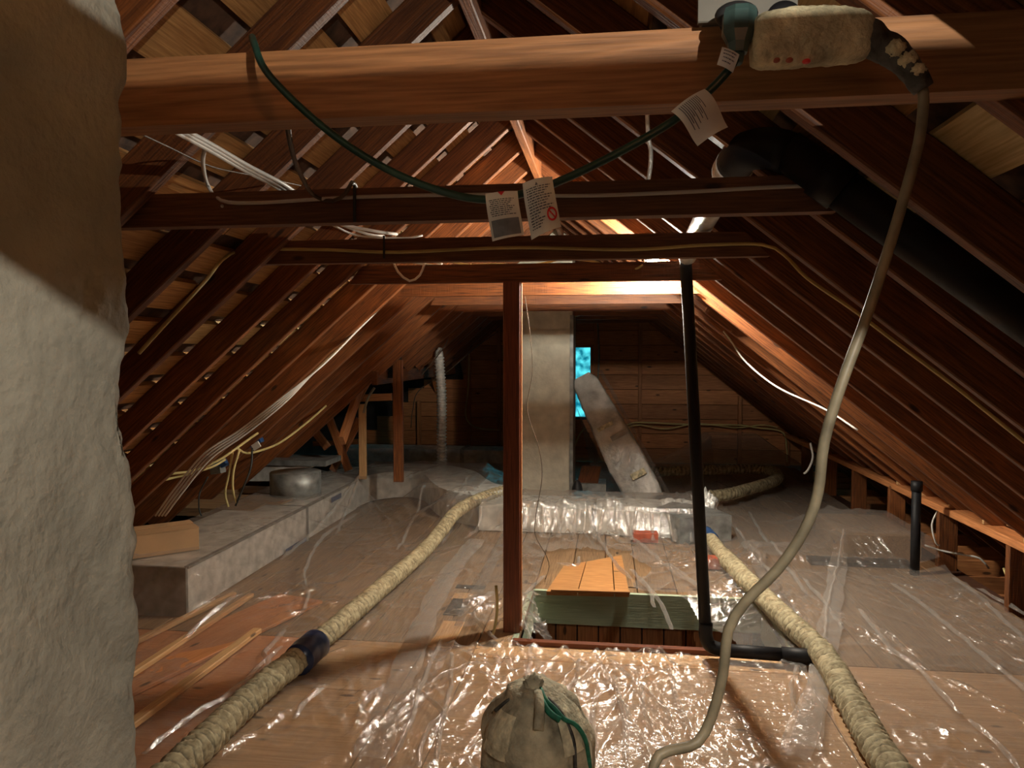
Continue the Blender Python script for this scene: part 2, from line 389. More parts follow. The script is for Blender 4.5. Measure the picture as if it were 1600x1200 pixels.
# ------------------------------------------------------------------ floor with hatch
HX0, HX1, HY0, HY1 = -.43, .87, 3.50, 4.27
def ring(name, x0, x1, y0, y1, z0, z1, mat):
    vs = []; fs = []
    for (a, b2, c, d) in ((x0, HX0, y0, y1), (HX1, x1, y0, y1), (HX0, HX1, y0, HY0), (HX0, HX1, HY1, y1)):
        k = len(vs); vs += [(a if u < 0 else b2, c if v < 0 else d, z0 if w_ < 0 else z1) for (u, v, w_) in CUBE]
        fs += [tuple(i + k for i in f_) for f_ in CF]
    return mesh(name, vs, fs, mat)
floor = ring('floor', -6.2, 2.3, Y_FRONT, Y_BACK, -.06, -.025, 'dark_wood'); tag(floor, label='attic floor of wide boards and plywood', kind='structure')
def plank(x0, x1, y0, y1, mat, axis='y', name='floor_board', z=0.0, parent=floor, t=.022):
    g = .0025
    if axis == 'y': board(name, ((x0 + x1) / 2, y0 + g, z - t / 2), ((x0 + x1) / 2, y1 - g, z - t / 2), (x1 - x0 - 2 * g, 0, 0), (0, 0, t), mat, parent)
    else: board(name, (x0 + g, (y0 + y1) / 2, z - t / 2), (x1 - g, (y0 + y1) / 2, z - t / 2), (0, y1 - y0 - 2 * g, 0), (0, 0, t), mat, parent)
# front field: plywood panels, grain across
SE = 3.42
for (x0, x1, y0, y1, mt) in ((-3.1, -1.42, 2.75, SE, 'orange_wood'), (-3.1, -1.42, 1.4, 2.75, 'orange_wood'), (-1.42, -.86, 1.4, 2.9, 'panel_wood'), (-1.42, -.86, 2.9, SE, 'panel_wood'),
                             (-.86, -.62, 1.4, SE, 'panel_wood'), (-.62, .86, 1.4, SE - .12, 'panel_wood'), (.86, 2.2, 1.4, SE, 'panel_wood'), (-.62, .86, SE - .12, SE + .08, 'pine_wood')):
    plank(x0, x1, y0, y1, mt, 'x' if x1 - x0 > .3 else 'y', 'floor_panel', z=0)
x = -3.1
while x < 2.15:
    wd = random.choice((.19, .21, .23)); x1 = min(x + wd, 2.18)
    ys = [SE]; y = SE + random.uniform(.8, 3)
    while y < Y_BACK - .7: ys.append(y); y += random.uniform(1.5, 3)
    ys.append(Y_BACK)
    if x1 > HX0 and x < HX1:   # cut at the hatch
        if x < HX0: plank(x, HX0, SE, HY1, 'floor_wood')
        if x1 > HX1: plank(HX1, x1, SE, HY1, 'floor_wood')
        ys = [HY1 if q == SE else q for q in ys if q == SE or q > HY1 + .2]
    for q in range(len(ys) - 1): plank(x, x1, ys[q], ys[q + 1], 'floor_wood')
    x = x1
# short patch pieces in the boards left of the post
a = fl(715, 948); plank(a.x - .055, a.x + .055, a.y - .14, a.y + .12, 'charred', name='floor_patch', z=.006)
a = fl(735, 918); plank(a.x - .09, a.x + .09, a.y - .03, a.y + .03, 'charred', name='floor_patch', z=.006)
a = fl(722, 932); plank(a.x - .055, a.x + .055, a.y - .07, a.y + .05, 'pine_wood', name='floor_patch', z=.005)
a = fl(702, 985); plank(a.x - .06, a.x + .06, a.y - .22, a.y + .12, 'pine_wood', name='floor_patch', z=.005)
# hatch well: green painted header, dark boards below, side linings, room below
hatch = empty('hatch_well', (HX0, HY0, 0), label='open floor hatch with pale green edge and dark plank lining', kind='structure')
box('header_board', (HX0, HY1, -.19), (HX1, HY1 + .03, .004), 'green_paint', hatch)
box('lining_board', (HX0 - .03, HY0, -.22), (HX0, HY1, .0), 'green_paint', hatch)
box('lining_board', (HX1, HY0, -.22), (HX1 + .03, HY1, .0), 'green_paint', hatch)
box('lining_board', (HX0, HY0 - .03, -.22), (HX1, HY0 - .003, -.0), 'rafter_wood', hatch)
box('front_trim', (HX0 - .02, HY0 - .045, .0), (HX1 + .02, HY0 - .008, .022), 'post_wood', hatch)
x = HX0
while x < HX1 - .02:
    box('wall_plank', (x + .003, HY1 + .10, -1.3), (min(x + .125, HX1) - .003, HY1 + .12, -.03), 'gable_wood', hatch); x += .128
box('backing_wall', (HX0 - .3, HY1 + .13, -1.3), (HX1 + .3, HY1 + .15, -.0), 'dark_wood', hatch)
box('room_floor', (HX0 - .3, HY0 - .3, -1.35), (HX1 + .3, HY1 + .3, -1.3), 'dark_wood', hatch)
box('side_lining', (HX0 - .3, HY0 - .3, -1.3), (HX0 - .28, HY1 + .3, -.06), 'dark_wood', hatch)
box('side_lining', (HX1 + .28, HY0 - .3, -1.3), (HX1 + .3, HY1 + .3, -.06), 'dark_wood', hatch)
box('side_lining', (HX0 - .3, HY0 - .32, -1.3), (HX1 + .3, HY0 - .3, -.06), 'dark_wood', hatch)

# ------------------------------------------------------------------ right knee wall
wr = box('wall_right', (3.02, Y_FRONT, -.5), (3.06, Y_BACK, .3), 'dark_wood'); tag(wr, label='low knee wall of reddish studs under the right eave', kind='structure')
board('top_plate', (2.215, Y_FRONT, .385), (2.215, Y_BACK, .385), (.12, 0, 0), (0, 0, .045), 'gable_wood', wr, seg=8, rough=.003)
y = 1.70
while y < 9.3:
    board('stud', (2.215, y, -.05), (2.215, y, .362), (.12, 0, 0), (0, .045, 0), 'rafter_wood', wr); y += .855
for k in range(4): board('siding_board', (3.0, Y_FRONT, -.38 + k * .16), (3.0, Y_BACK, -.38 + k * .16), (0, 0, .15), (.02, 0, 0), 'gable_wood', wr)
for i, y in enumerate(RI['r']):
    if 2.0 < y < 6.0:
        p = prism('blocking', [(2.17, .41), (2.30, .41), (2.17, .53)], 'y', 0, .02, 'pine_wood', wr, origin=(0, y, 0))
        board('blocking_board', (2.285, y + .03, .475), (2.285, y + .40, .475), (0, 0, .125), (.018, 0, 0), 'pine_wood' if y < 4.6 else 'gable_wood', wr)
for i in range(22):
    y = 1.2 + .38 * i
    box('floor_joist', (2.2, y, -.16), (3.0, y + .04, -.03), 'gable_wood', floor)
box('eave_ceiling', (2.2, Y_FRONT, -.20), (3.05, Y_BACK, -.17), 'dark_wood', floor)

# ------------------------------------------------------------------ gable wall and window
wb = box('wall_back', (-6.3, Y_BACK + .12, -1.5), (3.4, Y_BACK + .16, .10), 'outer'); tag(wb, label='far gable wall of reddish horizontal boards and studs', kind='structure')
c0 = at(893, 543, Y_BACK); c1 = at(922, 652, Y_BACK)
WX0, WX1, WZ0, WZ1 = c0.x - .30, c1.x, c1.z, c0.z
z = 0.0
while z < CH + 1.25:
    z2 = z + .187; zm = z2
    xl = max(-3.3, (zm - CH - 1.50) / .87 - .35); xr = min(3.2, (CH + .76 - zm) / .8 + .35)
    if xl < xr:
        segs = [(xl, xr)]
        if z2 > WZ0 + .03 and z < WZ1 - .03: segs = [(xl, WX0), (WX1, xr)]
        for (a_, b_) in segs:
            board('gable_board', (a_, Y_BACK + .03, z + .092), (b_, Y_BACK + .03, z + .092), (0, 0, .182), (0, .02, 0), 'gable_wood', wb)
    z = z2
# sheathing behind with the window hole
for lo, hi in (((-6.3, Y_BACK + .05, -.2), (WX0, Y_BACK + .1, 3.2)), ((WX1, Y_BACK + .05, -.2), (3.4, Y_BACK + .1, 3.2)), ((WX0, Y_BACK + .05, -.2), (WX1, Y_BACK + .1, WZ0)), ((WX0, Y_BACK + .05, WZ1), (WX1, Y_BACK + .1, 3.2))):
    box('backing_sheet', lo, hi, 'outer', wb)
for px in (655, 733, 780, 931, 1000, 1156, 1231):
    q = at(px, 600, Y_BACK); zt = min(zl(q.x), zr(q.x)) - .0
    if zt > .1: board('stud', (q.x, Y_BACK - .02, .0), (q.x, Y_BACK - .02, zt), (.045, 0, 0), (0, .06, 0), 'gable_wood', wb)
win = empty('window_1', (WX0, Y_BACK, WZ0), label='small gable window with teal daylight behind the far chimney', kind='structure')
fr = .03
box('window_frame', (WX0, Y_BACK + .0, WZ0 - fr), (WX1, Y_BACK + .05, WZ0), 'charred', win)
box('window_frame', (WX0, Y_BACK + .0, WZ1), (WX1, Y_BACK + .05, WZ1 + fr), 'gable_wood', win)
box('window_frame', (WX1, Y_BACK + .0, WZ0 - fr), (WX1 + fr, Y_BACK + .05, WZ1 + fr), 'gable_wood', win)
box('window_frame', (WX0 - fr, Y_BACK + .0, WZ0 - fr), (WX0, Y_BACK + .05, WZ1 + fr), 'gable_wood', win)
box('window_bar', (WX0, Y_BACK + .03, (WZ0 + WZ1) / 2 - .01), (WX1, Y_BACK + .05, (WZ0 + WZ1) / 2 + .01), 'gable_wood', win)
box('pane', (WX0, Y_BACK + .06, WZ0), (WX1, Y_BACK + .064, (WZ0 + WZ1) / 2), 'pane_glass', win)
box('pane', (WX0, Y_BACK + .06, (WZ0 + WZ1) / 2), (WX1, Y_BACK + .064, WZ1), 'pane_glass', win)
# unseen closing walls
wf = box('wall_front', (-6.3, Y_FRONT - .05, -1.5), (3.4, Y_FRONT, 3.2), 'outer'); tag(wf, kind='structure')
wl = box('wall_left', (-6.3, Y_FRONT, -1.5), (-6.2, Y_BACK + .1, 3.2), 'outer'); tag(wl, label='dark far side of the left cross gable', kind='structure')
tag(box('wall_front_left', (-3.6, Y_FRONT, -.1), (-3.3, YX, .4), 'outer'), kind='structure')
# left cross gable: header, posts and its own dark rafters
tr = empty('trim_1', (XH, YX, 0), label='side gable opening with header, posts and crossed framing, left rear', kind='structure')
board('header_beam', (XH, YX - .2, zl(XH) - .0), (XH, Y_BACK, zl(XH) - .0), (0, 0, .12), (.045, 0, 0), 'rafter_wood', tr)
YM = (YX + Y_BACK) / 2
for k in range(7):
    xx = XH - .25 - .55 * k
    for s in (-1, 1):
        board('cross_rafter', (xx, YM, CH + .95), (xx, YM + s * 1.9, CH - .75), Vector((0, s * 1.7, 1.9)).normalized() * .1, (.045, 0, 0), 'gable_wood', tr)
    board('cross_tie', (xx + .03, YM - 1.1, CH - .02), (xx + .03, YM + 1.1, CH - .02), (0, 0, .09), (.03, 0, 0), 'gable_wood', tr)
for s in (-1, 1):
    ye = YX + .12 if s < 0 else YM + 2.0; ze = CH + 1.10 - abs(ye - YM) * .91
    vs = [(-6.3, YM, CH + 1.10), (XH + .1, YM, CH + 1.10), (XH + .1, ye, ze), (-6.3, ye, ze)]
    mesh('cross_roof', vs + [(a_, b_, c_ + .05) for a_, b_, c_ in vs], CF, 'outer', tr)
prism('cheek_panel', [(XH + .05, zl(XH) + .20), (-3.3, zl(-3.3) + .20), (-3.3, -1.4), (-6.3, -1.4), (-6.3, CH + 1.3), (XH + .05, CH + 1.3)], 'y', 0, .03, 'outer', tr, origin=(0, YX + .10, 0))
def strut(p0, p1, wd=.07, th=.04, mat='gable_wood', name='strut'):
    d = (Vector(p1) - Vector(p0)); s = d.cross(Vector((0, 1, 0))).normalized()
    board(name, p0, p1, s * wd, (0, th, 0) if abs(d.normalized().y) < .9 else (th, 0, 0), mat, tr)
strut(at(515, 655, 6.6), at(545, 735, 6.6)); strut(at(562, 655, 6.7), at(520, 735, 6.7)); strut(at(478, 655, 6.4), at(512, 700, 6.4))
strut(at(490, 693, 6.9), at(560, 690, 6.9), .05); strut(at(540, 623, 6.9), at(612, 620, 6.9), .07); strut(at(575, 595, 6.6), at(545, 650, 6.6), .06)
strut(at(470, 748, 7.2), at(625, 735, 7.2), .05)

# close the left low side in front of the opening
tag(box('trim_2', (-3.6, YX + .02, -.05), (-2.9, YX + .05, .4), 'dark_wood'), label='dark low board closing the left eave', kind='structure')

# ------------------------------------------------------------------ near chimney (left) with modelled plaster relief
def plaster_wall():
    X0 = at(204, 600, .93).x; y0, y1, z0, z1 = -.6, .93, 0, 2.65
    ny, nz = 190, 330; vs = []; fs = []
    def disp(y, z):
        p = Vector((0, y * 5, z * 4)); a = noise.noise(p) * .009
        q = Vector((3, y * 22, z * 17)); a += noise.noise(q) * .0035
        t = noise.noise(Vector((9, y * 3.2, z * 2.3)))            # trowelled patches: stepped edges
        a += .013 * (1 / (1 + math.exp(-(t - .05) * 60))) + .006 * (1 / (1 + math.exp(-(noise.noise(Vector((4, y * 4.5, z * 3))) - .12) * 50)))
        g = noise.noise(Vector((1, y * 60, z * 52)))
        rough = max(0, noise.noise(Vector((7, y * 3, z * 2.5))) + .25 + max(0, (y - .78)) * 3 + (z - 1.6) * .3)
        a += g * .006 * min(rough, 1.0) + noise.noise(Vector((6, y * 110, z * 100))) * .0008
        return a
    for i in range(nz + 1):
        z = z0 + (z1 - z0) * i / nz
        for j in range(ny + 1):
            v = j / ny; y = y0 + (y1 - y0) * (v ** .55)
            e = max(0, (y - (y1 - .03)) / .03); x = X0 + disp(y, z) - .012 * e * e
            yy = y + (noise.noise(Vector((2, z * 30, 5))) * .010 + noise.noise(Vector((2, z * 8, 1))) * .010) * (1 if v > .97 else 0)
            vs.append((x, yy, z))
    for i in range(nz):
        for j in range(ny):
            a = i * (ny + 1) + j; fs.append((a, a + 1, a + ny + 2, a + ny + 1))
    # return face at the far end and the rest of the shaft
    k = len(vs)
    for i in range(nz + 1):
        e = vs[i * (ny + 1) + ny]; vs.append((X0 - .55, y1, e[2]))
    for i in range(nz):
        a = i * (ny + 1) + ny; fs.append((a, k + i, k + i + 1, a + ny + 1))
    k2 = len(vs)
    for i in range(nz + 1): vs.append((X0 - .55, y0, vs[k + i][2]))
    for i in range(nz): fs.append((k + i, k2 + i, k2 + i + 1, k + i + 1))
    for i in range(nz): a = i * (ny + 1); fs.append((k2 + i, a, a + ny + 1, k2 + i + 1))
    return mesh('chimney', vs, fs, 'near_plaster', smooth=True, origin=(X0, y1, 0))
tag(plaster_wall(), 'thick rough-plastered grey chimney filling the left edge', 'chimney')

# ------------------------------------------------------------------ far chimney
q0 = at(805, 785, 6.83); q1 = at(893, 785, 6.83)
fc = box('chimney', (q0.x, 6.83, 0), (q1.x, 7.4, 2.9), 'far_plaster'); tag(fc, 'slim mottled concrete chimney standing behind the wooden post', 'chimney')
box('corner_strip', (q1.x - .02, 6.815, 0), (q1.x + .012, 6.85, CH + .34), 'dull_metal', fc)
box('flashing', (q1.x + .0, 6.85, 0), (q1.x + .01, 7.38, CH + .34), 'dull_metal', fc)
box('capping_band', (q0.x - .008, 6.82, CH + .16), (q1.x - .021, 6.829, CH + .20), 'far_plaster', fc)

# ------------------------------------------------------------------ posts
pb = fl(793, 1006); yp = 3.645
post = empty('wooden_post', (pb.x, yp, 0), label='tall dark red wooden post left of the floor hatch', cat='post')
board('shaft', (pb.x + .0, yp, .0), (pb.x + .0, yp, Z0), (.083, 0, 0), (0, .07, 0), 'post_wood', post)
board('edge_strip', (pb.x + .045, yp + .01, .0), (pb.x + .045, yp + .01, Z0), (.006, 0, 0), (0, .03, 0), 'orange_wood', post)
a = at(623, 745, 6.3); b_ = at(623, 566, 6.3)
tag(board('wooden_post', (a.x, 6.3, .26), (a.x, 6.3, b_.z + .02), (.085, 0, 0), (0, .045, 0), 'rafter_wood'), 'reddish wooden stud left of the silver hose', 'post')
a = at(567, 722, 6.4); b_ = at(567, 640, 6.4)
tag(board('wooden_post', (a.x, 6.4, .26), (a.x, 6.4, b_.z + .05), (.062, 0, 0), (0, .045, 0), 'pine_wood'), 'short honey-coloured stud beneath the sloping left rafters', 'post')

# ------------------------------------------------------------------ metal ducts
def rect(wd, h, off=0): return [(-wd / 2 + off, 0), (wd / 2 + off, 0), (wd / 2 + off, h), (-wd / 2 + off, h)]
d1 = empty('air_duct', (-2.45, 3.75, 0), label='long galvanised rectangular duct along the left side', cat='duct')
def duct(name, pts, wd, h, mat, parent, z=.01, straight=False):
    return tube(name, [(p[0], p[1], z) for p in pts], 1, mat, parent, sides=4, step=.08, sect=rect(wd, h), straight=straight)
duct('duct_section', [(-2.50, 3.62), (-2.50, 5.2)], .55, .25, 'duct_metal', d1, straight=True)
duct('duct_section', [(-2.50, 5.205), (-2.50, 6.3)], .55, .25, 'duct_metal', d1, straight=True)
box('end_seam', (-2.79, 3.60, .0), (-2.215, 3.62, .265), 'dull_metal', d1)
box('duct_seam', (-2.79, 5.19, .0), (-2.215, 5.215, .264), 'dull_metal', d1)
box('edge_flange', (-2.235, 3.62, .255), (-2.21, 6.3, .268), 'dull_metal', d1)
duct('duct_elbow', [(-2.5, 6.3), (-2.42, 6.75), (-2.15, 7.05), (-1.8, 7.1), (-1.5, 6.85), (-1.32, 6.45), (-1.15, 6.15), (-.9, 5.98)], .5, .25, 'duct_metal', d1)
d2 = empty('air_duct', (-.9, 5.98, 0), label='galvanised duct crossing the floor before the far chimney', cat='duct')
duct('duct_section', [(-1.0, 5.9), (-.1, 5.9)], .5, .19, 'duct_metal', d2, straight=True)
duct('duct_section', [(-.1, 5.9), (.42, 5.85)], .5, .19, 'duct_metal', d2, straight=True)
box('duct_seam', (-.11, 5.63, .0), (-.085, 6.16, .206), 'dull_metal', d2)
duct('duct_elbow', [(.42, 5.85), (.62, 5.72), (.72, 5.5)], .42, .19, 'dull_metal', d2)
a = at(630, 731, 8.7); b_ = at(782, 731, 8.7)
d3 = empty('air_duct', (a.x, 8.6, 0), label='pale metal duct at the foot of the far gable wall', cat='duct')
box('duct_section', (a.x - .8, 8.6, .0), (a.x + .75, 9.0, .24), 'duct_metal', d3); box('duct_section', (a.x + .755, 8.6, .0), (b_.x + .3, 9.0, .24), 'duct_metal', d3)
box('duct_seam', (a.x + .73, 8.585, .0), (a.x + .775, 9.01, .25), 'dull_metal', d3)
# back-left duct box and round takeoff
a = at(352, 752, 6.1)
d4 = empty('air_duct', (a.x, 6.1, 0), label='whitish duct box behind the yellow cables at left', cat='duct')
prism('duct_section', [(at(350, 752, 6.0).x, at(350, 752, 6.0).z), (at(420, 752, 6.0).x, at(420, 752, 6.0).z), (at(486, 731, 6.0).x, at(486, 731, 6.0).z), (at(486, 727, 6.0).x, at(486, 727, 6.0).z), (at(400, 724, 6.0).x, at(400, 724, 6.0).z)], 'y', 6.0, 6.3, 'white_wrap', d4)
box('duct_lid', (at(395, 726, 6.0).x, 5.98, at(395, 726, 6.0).z), (at(510, 724, 6.0).x, 6.35, at(510, 724, 6.0).z + .02), 'dull_metal', d4)
a = at(462, 750, 5.6)
el = tube('duct_collar', [(a.x, 5.6, .26), (a.x, 5.6, at(462, 737, 5.6).z)], .20, 'dull_metal', None, sides=20, straight=True, rf=lambda s, t: 1.0)
tag(el, 'round grey duct collar standing on the left duct', 'duct')
# boards lying behind the left duct
for i, (p, q, y0) in enumerate((((318, 790), (395, 775), 5.2), ((352, 775), (420, 752), 5.6), ((300, 800), (350, 790), 5.0))):
    a = at(*p, y0); b_ = at(*q, y0)
    o = box('plank', (a.x - .25, y0, a.z - .03), (b_.x + .22, y0 + .30, a.z + .03), 'floor_wood')
    tag(o, ['worn plank behind the cardboard box', 'worn plank below the whitish duct box', 'lowest worn plank beside the cardboard box'][i], 'plank')

# cardboard box on the left duct
bx = empty('cardboard_box', (-2.52, 4.02, .27), label='flat brown cardboard box lying on the left duct', cat='box')
p0 = at(214, 868, 3.72); p1 = at(311, 843, 3.95)
vx = Vector((p1.x - p0.x, .22, 0)).normalized(); vy = Vector((-vx.y, vx.x, 0)); c = at(311, 843, 3.95); c.z = .268
A = c; B = c - vx * .55; zt = .268 + .125
vs = [B, A, A + vy * .22, B + vy * .22]; vs = vs + [Vector((v.x, v.y, zt)) for v in vs]
mesh('box_body', vs, CF, 'cardboard', bx)
vs2 = [B - vy * .003 + vx * .0, A - vy * .003, A + vy * .09, B + vy * .09]; mesh('flap', [Vector((v.x, v.y, zt + .002)) for v in vs2] + [Vector((v.x, v.y, zt + .006)) for v in vs2], CF, 'cardboard', bx)
vs2 = [B + vy * .13, A + vy * .13, A + vy * .225, B + vy * .225]; mesh('flap', [Vector((v.x, v.y, zt + .002)) for v in vs2] + [Vector((v.x, v.y, zt + .006)) for v in vs2], CF, 'cardboard', bx)

# ------------------------------------------------------------------ loose timber at front left under the film
for i, (p, q, wd, mt, lb) in enumerate((((222, 1050), (470, 935), .30, 'orange_wood', 'wide orange plywood offcut beneath the film at left'),
                                        ((225, 1040), (392, 930), .035, 'pine_wood', 'upper thin pale batten on the orange plywood'),
                                        ((272, 1082), (402, 985), .045, 'pine_wood', 'lower thin pale batten ending at the plywood edge'),
                                        ((300, 960), (366, 928), .03, 'pine_wood', 'short thin pale batten beside the left duct'))):
    zz = (.014, .042, .035, .02)[i]; a = fl(*p, zz); b_ = fl(*q, zz)
    d = b_ - a; sd = Vector((-d.y, d.x, 0)).normalized()
    a -= d.normalized() * .4
    if i == 0: o = board('plywood_sheet', a, b_, sd * wd, (0, 0, .018), mt)
    else: o = board('batten', a, b_, sd * wd, (0, 0, .025), mt)
    tag(o, lb, 'board' if i == 0 else 'batten')

# ------------------------------------------------------------------ lid on the floor
lid = empty('hatch_lid', (-.3, 4.7, .03), label='loose three-board wooden lid behind the floor hatch', cat='lid')
L0, L1, L2, L3 = fl(853, 925, .03), fl(984, 928, .03), fl(972, 868, .03), fl(908, 872, .03)
def lidpart(t0, t1, skew=0):
    A0 = L0.lerp(L1, t0); A1 = L0.lerp(L1, t1); B0 = (fl(880, 885, .03)).lerp(L2, t0); B1 = (fl(880, 885, .03)).lerp(L2, t1)
    g = Vector((.003, 0, 0)); q = [A0 + g, A1 - g, B1 - g, B0 + g]
    mesh('lid_board', [Vector((v.x, v.y, .012)) for v in q] + [Vector((v.x, v.y, .034)) for v in q], CF, 'lid_wood', lid)
lidpart(0, .38); lidpart(.38, .82); lidpart(.82, 1.0)
board('lid_cleat', L0 + Vector((.03, .0, .012)), L1 + Vector((0, .0, .012)), (0, .03, 0), (0, 0, .014), 'lid_wood', lid)

# ------------------------------------------------------------------ plastic film on the floor
SUP = []   # (x0,x1,y0,y1,height)
SUP += [(-2.79, -2.21, 3.6, 6.6, .27), (-2.6, -1.2, 6.3, 7.3, .27), (-1.3, .7, 5.62, 6.2, .22), (-1.6, -1.1, 6.0, 6.9, .25),
        (1.60, 2.15, 5.15, 5.95, .17), (.95, 1.9, 4.95, 5.3, .06), (-2.6, -1.2, 8.5, 9.1, .26), (1.15, 1.75, 8.6, 9.2, .42)]
def H(x, y, spread=.6):
    h = .014
    for (a, b2, c, d, hh) in SUP:
        dx = max(a - x, 0, x - b2); dy = max(c - y, 0, y - d); dist = math.hypot(dx, dy)
        w_ = spread * hh / .25
        if dist < w_:
            t = 1 - dist / max(w_, .05); h = max(h, hh * t * t + .012)
    return h
def folds(seed, n, box_, lmin=.4, lmax=1.8, hmin=.004, hmax=.02, dirs=None, foci=None):
    rnd = random.Random(seed); out = []
    for i in range(n):
        if foci and rnd.random() < .6:
            fx, fy, a0, a1 = rnd.choice(foci); an = rnd.uniform(a0, a1); x0, y0 = fx, fy
        else:
            x0 = rnd.uniform(box_[0], box_[1]); y0 = rnd.uniform(box_[2], box_[3]); an = rnd.uniform(*(dirs or (0, 2 * math.pi)))
        ln = rnd.uniform(lmin, lmax)
        out.append((x0, y0, math.cos(an), math.sin(an), ln, rnd.uniform(hmin, hmax), rnd.uniform(.008, .017), rnd.uniform(0, 9)))
    return out
def sheet(name, corners, nu, nv, mat, FO, seed, parent=None, base=None, micro=.006, edge=.03, skip=None):
    c = [Vector((p[0], p[1], 0)) for p in corners]; fs = []; n_ = (nu + 1) * (nv + 1)
    X = np.zeros(n_); Y = np.zeros(n_); Z = np.zeros(n_); k = 0
    for j in range(nv + 1):
        v = j / nv
        for i in range(nu + 1):
            u = i / nu
            p = c[0].lerp(c[1], u).lerp(c[3].lerp(c[2], u), v)
            x = p.x + (edge * noise.noise(Vector((u * 7, v * 9, seed))) if i in (0, nu) else 0)
            y = p.y + (edge * noise.noise(Vector((u * 9, v, seed + 5))) if j in (0, nv) else 0)
            h = base(x, y) if base else H(x, y)
            m_ = noise.noise(Vector((x * 1.7, y * 1.7, seed + 3))); m_ = min(1, max(.04, .40 + m_ * 2.2))      # crinkled in patches
            a1 = 1 - abs(noise.noise(Vector((x * 6, y * 5, seed)))) * 2
            a2 = 1 - abs(noise.noise(Vector((x * 19, y * 15, seed + 1)))) * 2
            X[k] = x; Y[k] = y; Z[k] = h + .004 + m_ * micro * (max(0, a1) ** 2 * 2.2 + max(0, a2) ** 2 * 1.5); k += 1
    Fm = np.zeros(n_)
    for (x0, y0, cx, sy, ln, hh, wd, ph) in FO:
        rx = X - x0; ry = Y - y0; t = rx * cx + ry * sy
        dd = -rx * sy + ry * cx + .014 * np.sin(t * 7 + ph) + .004 * np.sin(t * 31 + ph)
        kk = np.clip(t / ln, 0, 1)
        f = hh * np.exp(-np.abs(dd / wd) ** 1.5) * (1 - kk) ** .5 * np.clip((t + .05) * 8, 0, 1) * (.72 + .28 * np.sin(t * 27 + ph))
        f[(t < -.05) | (t > ln)] = 0; Fm = np.maximum(Fm, f)
    Z += Fm
    for j in range(nv):
        for i in range(nu):
            a = j * (nu + 1) + i
            if skip and skip((X[a] + X[a + nu + 2]) / 2, (Y[a] + Y[a + nu + 2]) / 2): continue
            fs.append((a, a + 1, a + nu + 2, a + nu + 1))
    return mesh(name, [Vector(q) for q in np.stack([X, Y, Z], 1).tolist()], fs, mat, parent, smooth=True, origin=(corners[0][0], corners[0][1], 0.0))
PI = math.pi
fa = folds(3, 110, (-2.6, -.6, 2.0, 7), .4, 2.2, .012, .040, (PI * .25, PI * .48), [(-2.0, 6.1, PI * 1.35, PI * 1.8), (-1.15, 6.1, PI * 1.2, PI * 1.6), (-.9, 2.4, PI * .3, PI * .7)])
tag(sheet('plastic_sheet', [(-2.95, 1.9), (-.72, 1.9), (-.72, 8.3), (-2.95, 8.3)], 210, 440, 'film_clear', fa, 1), 'clear plastic sheet draped over the left duct and floor', 'plastic sheet')
e0, e1 = fl(575, 1200), fl(700, 905)
fb = folds(5, 110, (e0.x, .75, 2.0, 3.4), .2, 1.2, .008, .032, (PI * .35, PI * .65), [(.1, 3.45, PI * 1.3, PI * 1.75), (-.45, 3.42, PI * 1.2, PI * 1.7), (.8, 3.4, PI * 1.4, PI * 1.7), (-.23, 2.75, PI * .2, PI * .8)])
def base_b(x, y):
    h = .02 + .03 * max(0, 1 - abs(x + .75) / .25) * max(0, 1 - abs(y - 2.5) / .4)
    d = math.hypot(x + .23, y - 2.28)
    return h
s2 = sheet('plastic_sheet', [(e0.x - .03, 1.9), (.86, 1.9), (.86, 3.36), (-.80, 3.36)], 200, 180, 'film_clear', fb, 2, base=base_b, micro=.010)
tag(s2, 'crinkled clear plastic sheet in the foreground before the hatch', 'plastic sheet')
fc_ = folds(8, 110, (-.8, 1.0, 4.3, 6.4), .2, 1.0, .018, .040, (PI * 1.3, PI * 1.7), [(-.2, 5.6, PI * 1.2, PI * 1.8), (.35, 5.5, PI * 1.2, PI * 1.8), (.7, 4.9, PI * 1.0, PI * 1.6)])
def base_c(x, y):
    h = H(x, y, .17)
    if HX0 < x < HX1 and y < HY1:
        d = min(x - HX0, HX1 - x, HY1 - y, max(0, y - HY0) + .03); h -= min(.10, d * .6)
    return h
def skip_c(x, y):
    # bare floor with the lid, and the open front-left part of the hatch
    if y < 5.15 and y > 4.22 and -.42 < x < .22 - .06 * math.sin(y * 9) and y < 5.2 - .5 * max(0, -.15 - x): return True
    if y <= 4.3 and x < .56 + .10 * math.sin(y * 7) and x > -.30 - .1 * math.sin(y * 5): return True
    if y < 3.62 and x < .55: return True
    return False
s3 = sheet('plastic_sheet', [(-.78, 3.45), (1.02, 3.45), (1.02, 6.75), (-.78, 6.75)], 190, 300, 'film_clear', fc_, 3, base=base_c, micro=.016, skip=skip_c)
tag(s3, 'clear plastic sheet over the cross duct and hatch edge', 'plastic sheet')
hem_pts = [(e0, .09), (fl(640, 1050), .1), (fl(668, 960), .12), (e1, .13), (fl(752, 845), .13)]
fd = folds(12, 60, (.9, 2.3, 2.0, 7), .6, 2.6, .014, .034, (PI * .52, PI * .68), [(1.0, 3.3, PI * .45, PI * .6), (2.1, 3.3, PI * .55, PI * .68), (2.1, 4.2, PI * .6, PI * .75)])
s4 = sheet('plastic_sheet', [(.88, 1.9), (2.13, 1.9), (2.13, 9.1), (1.0, 9.1)], 200, 480, 'film_milky', fd, 4)
tag(s4, 'milky plastic sheet over the floor below the right rafters', 'plastic sheet')
s5 = sheet('plastic_sheet', [(-.30, 6.9), (1.1, 6.9), (1.2, 9.1), (-.3, 9.1)], 70, 110, 'film_milky', fd, 6)
tag(s5, 'milky plastic sheet on the floor beside the wrapped duct', 'plastic sheet')
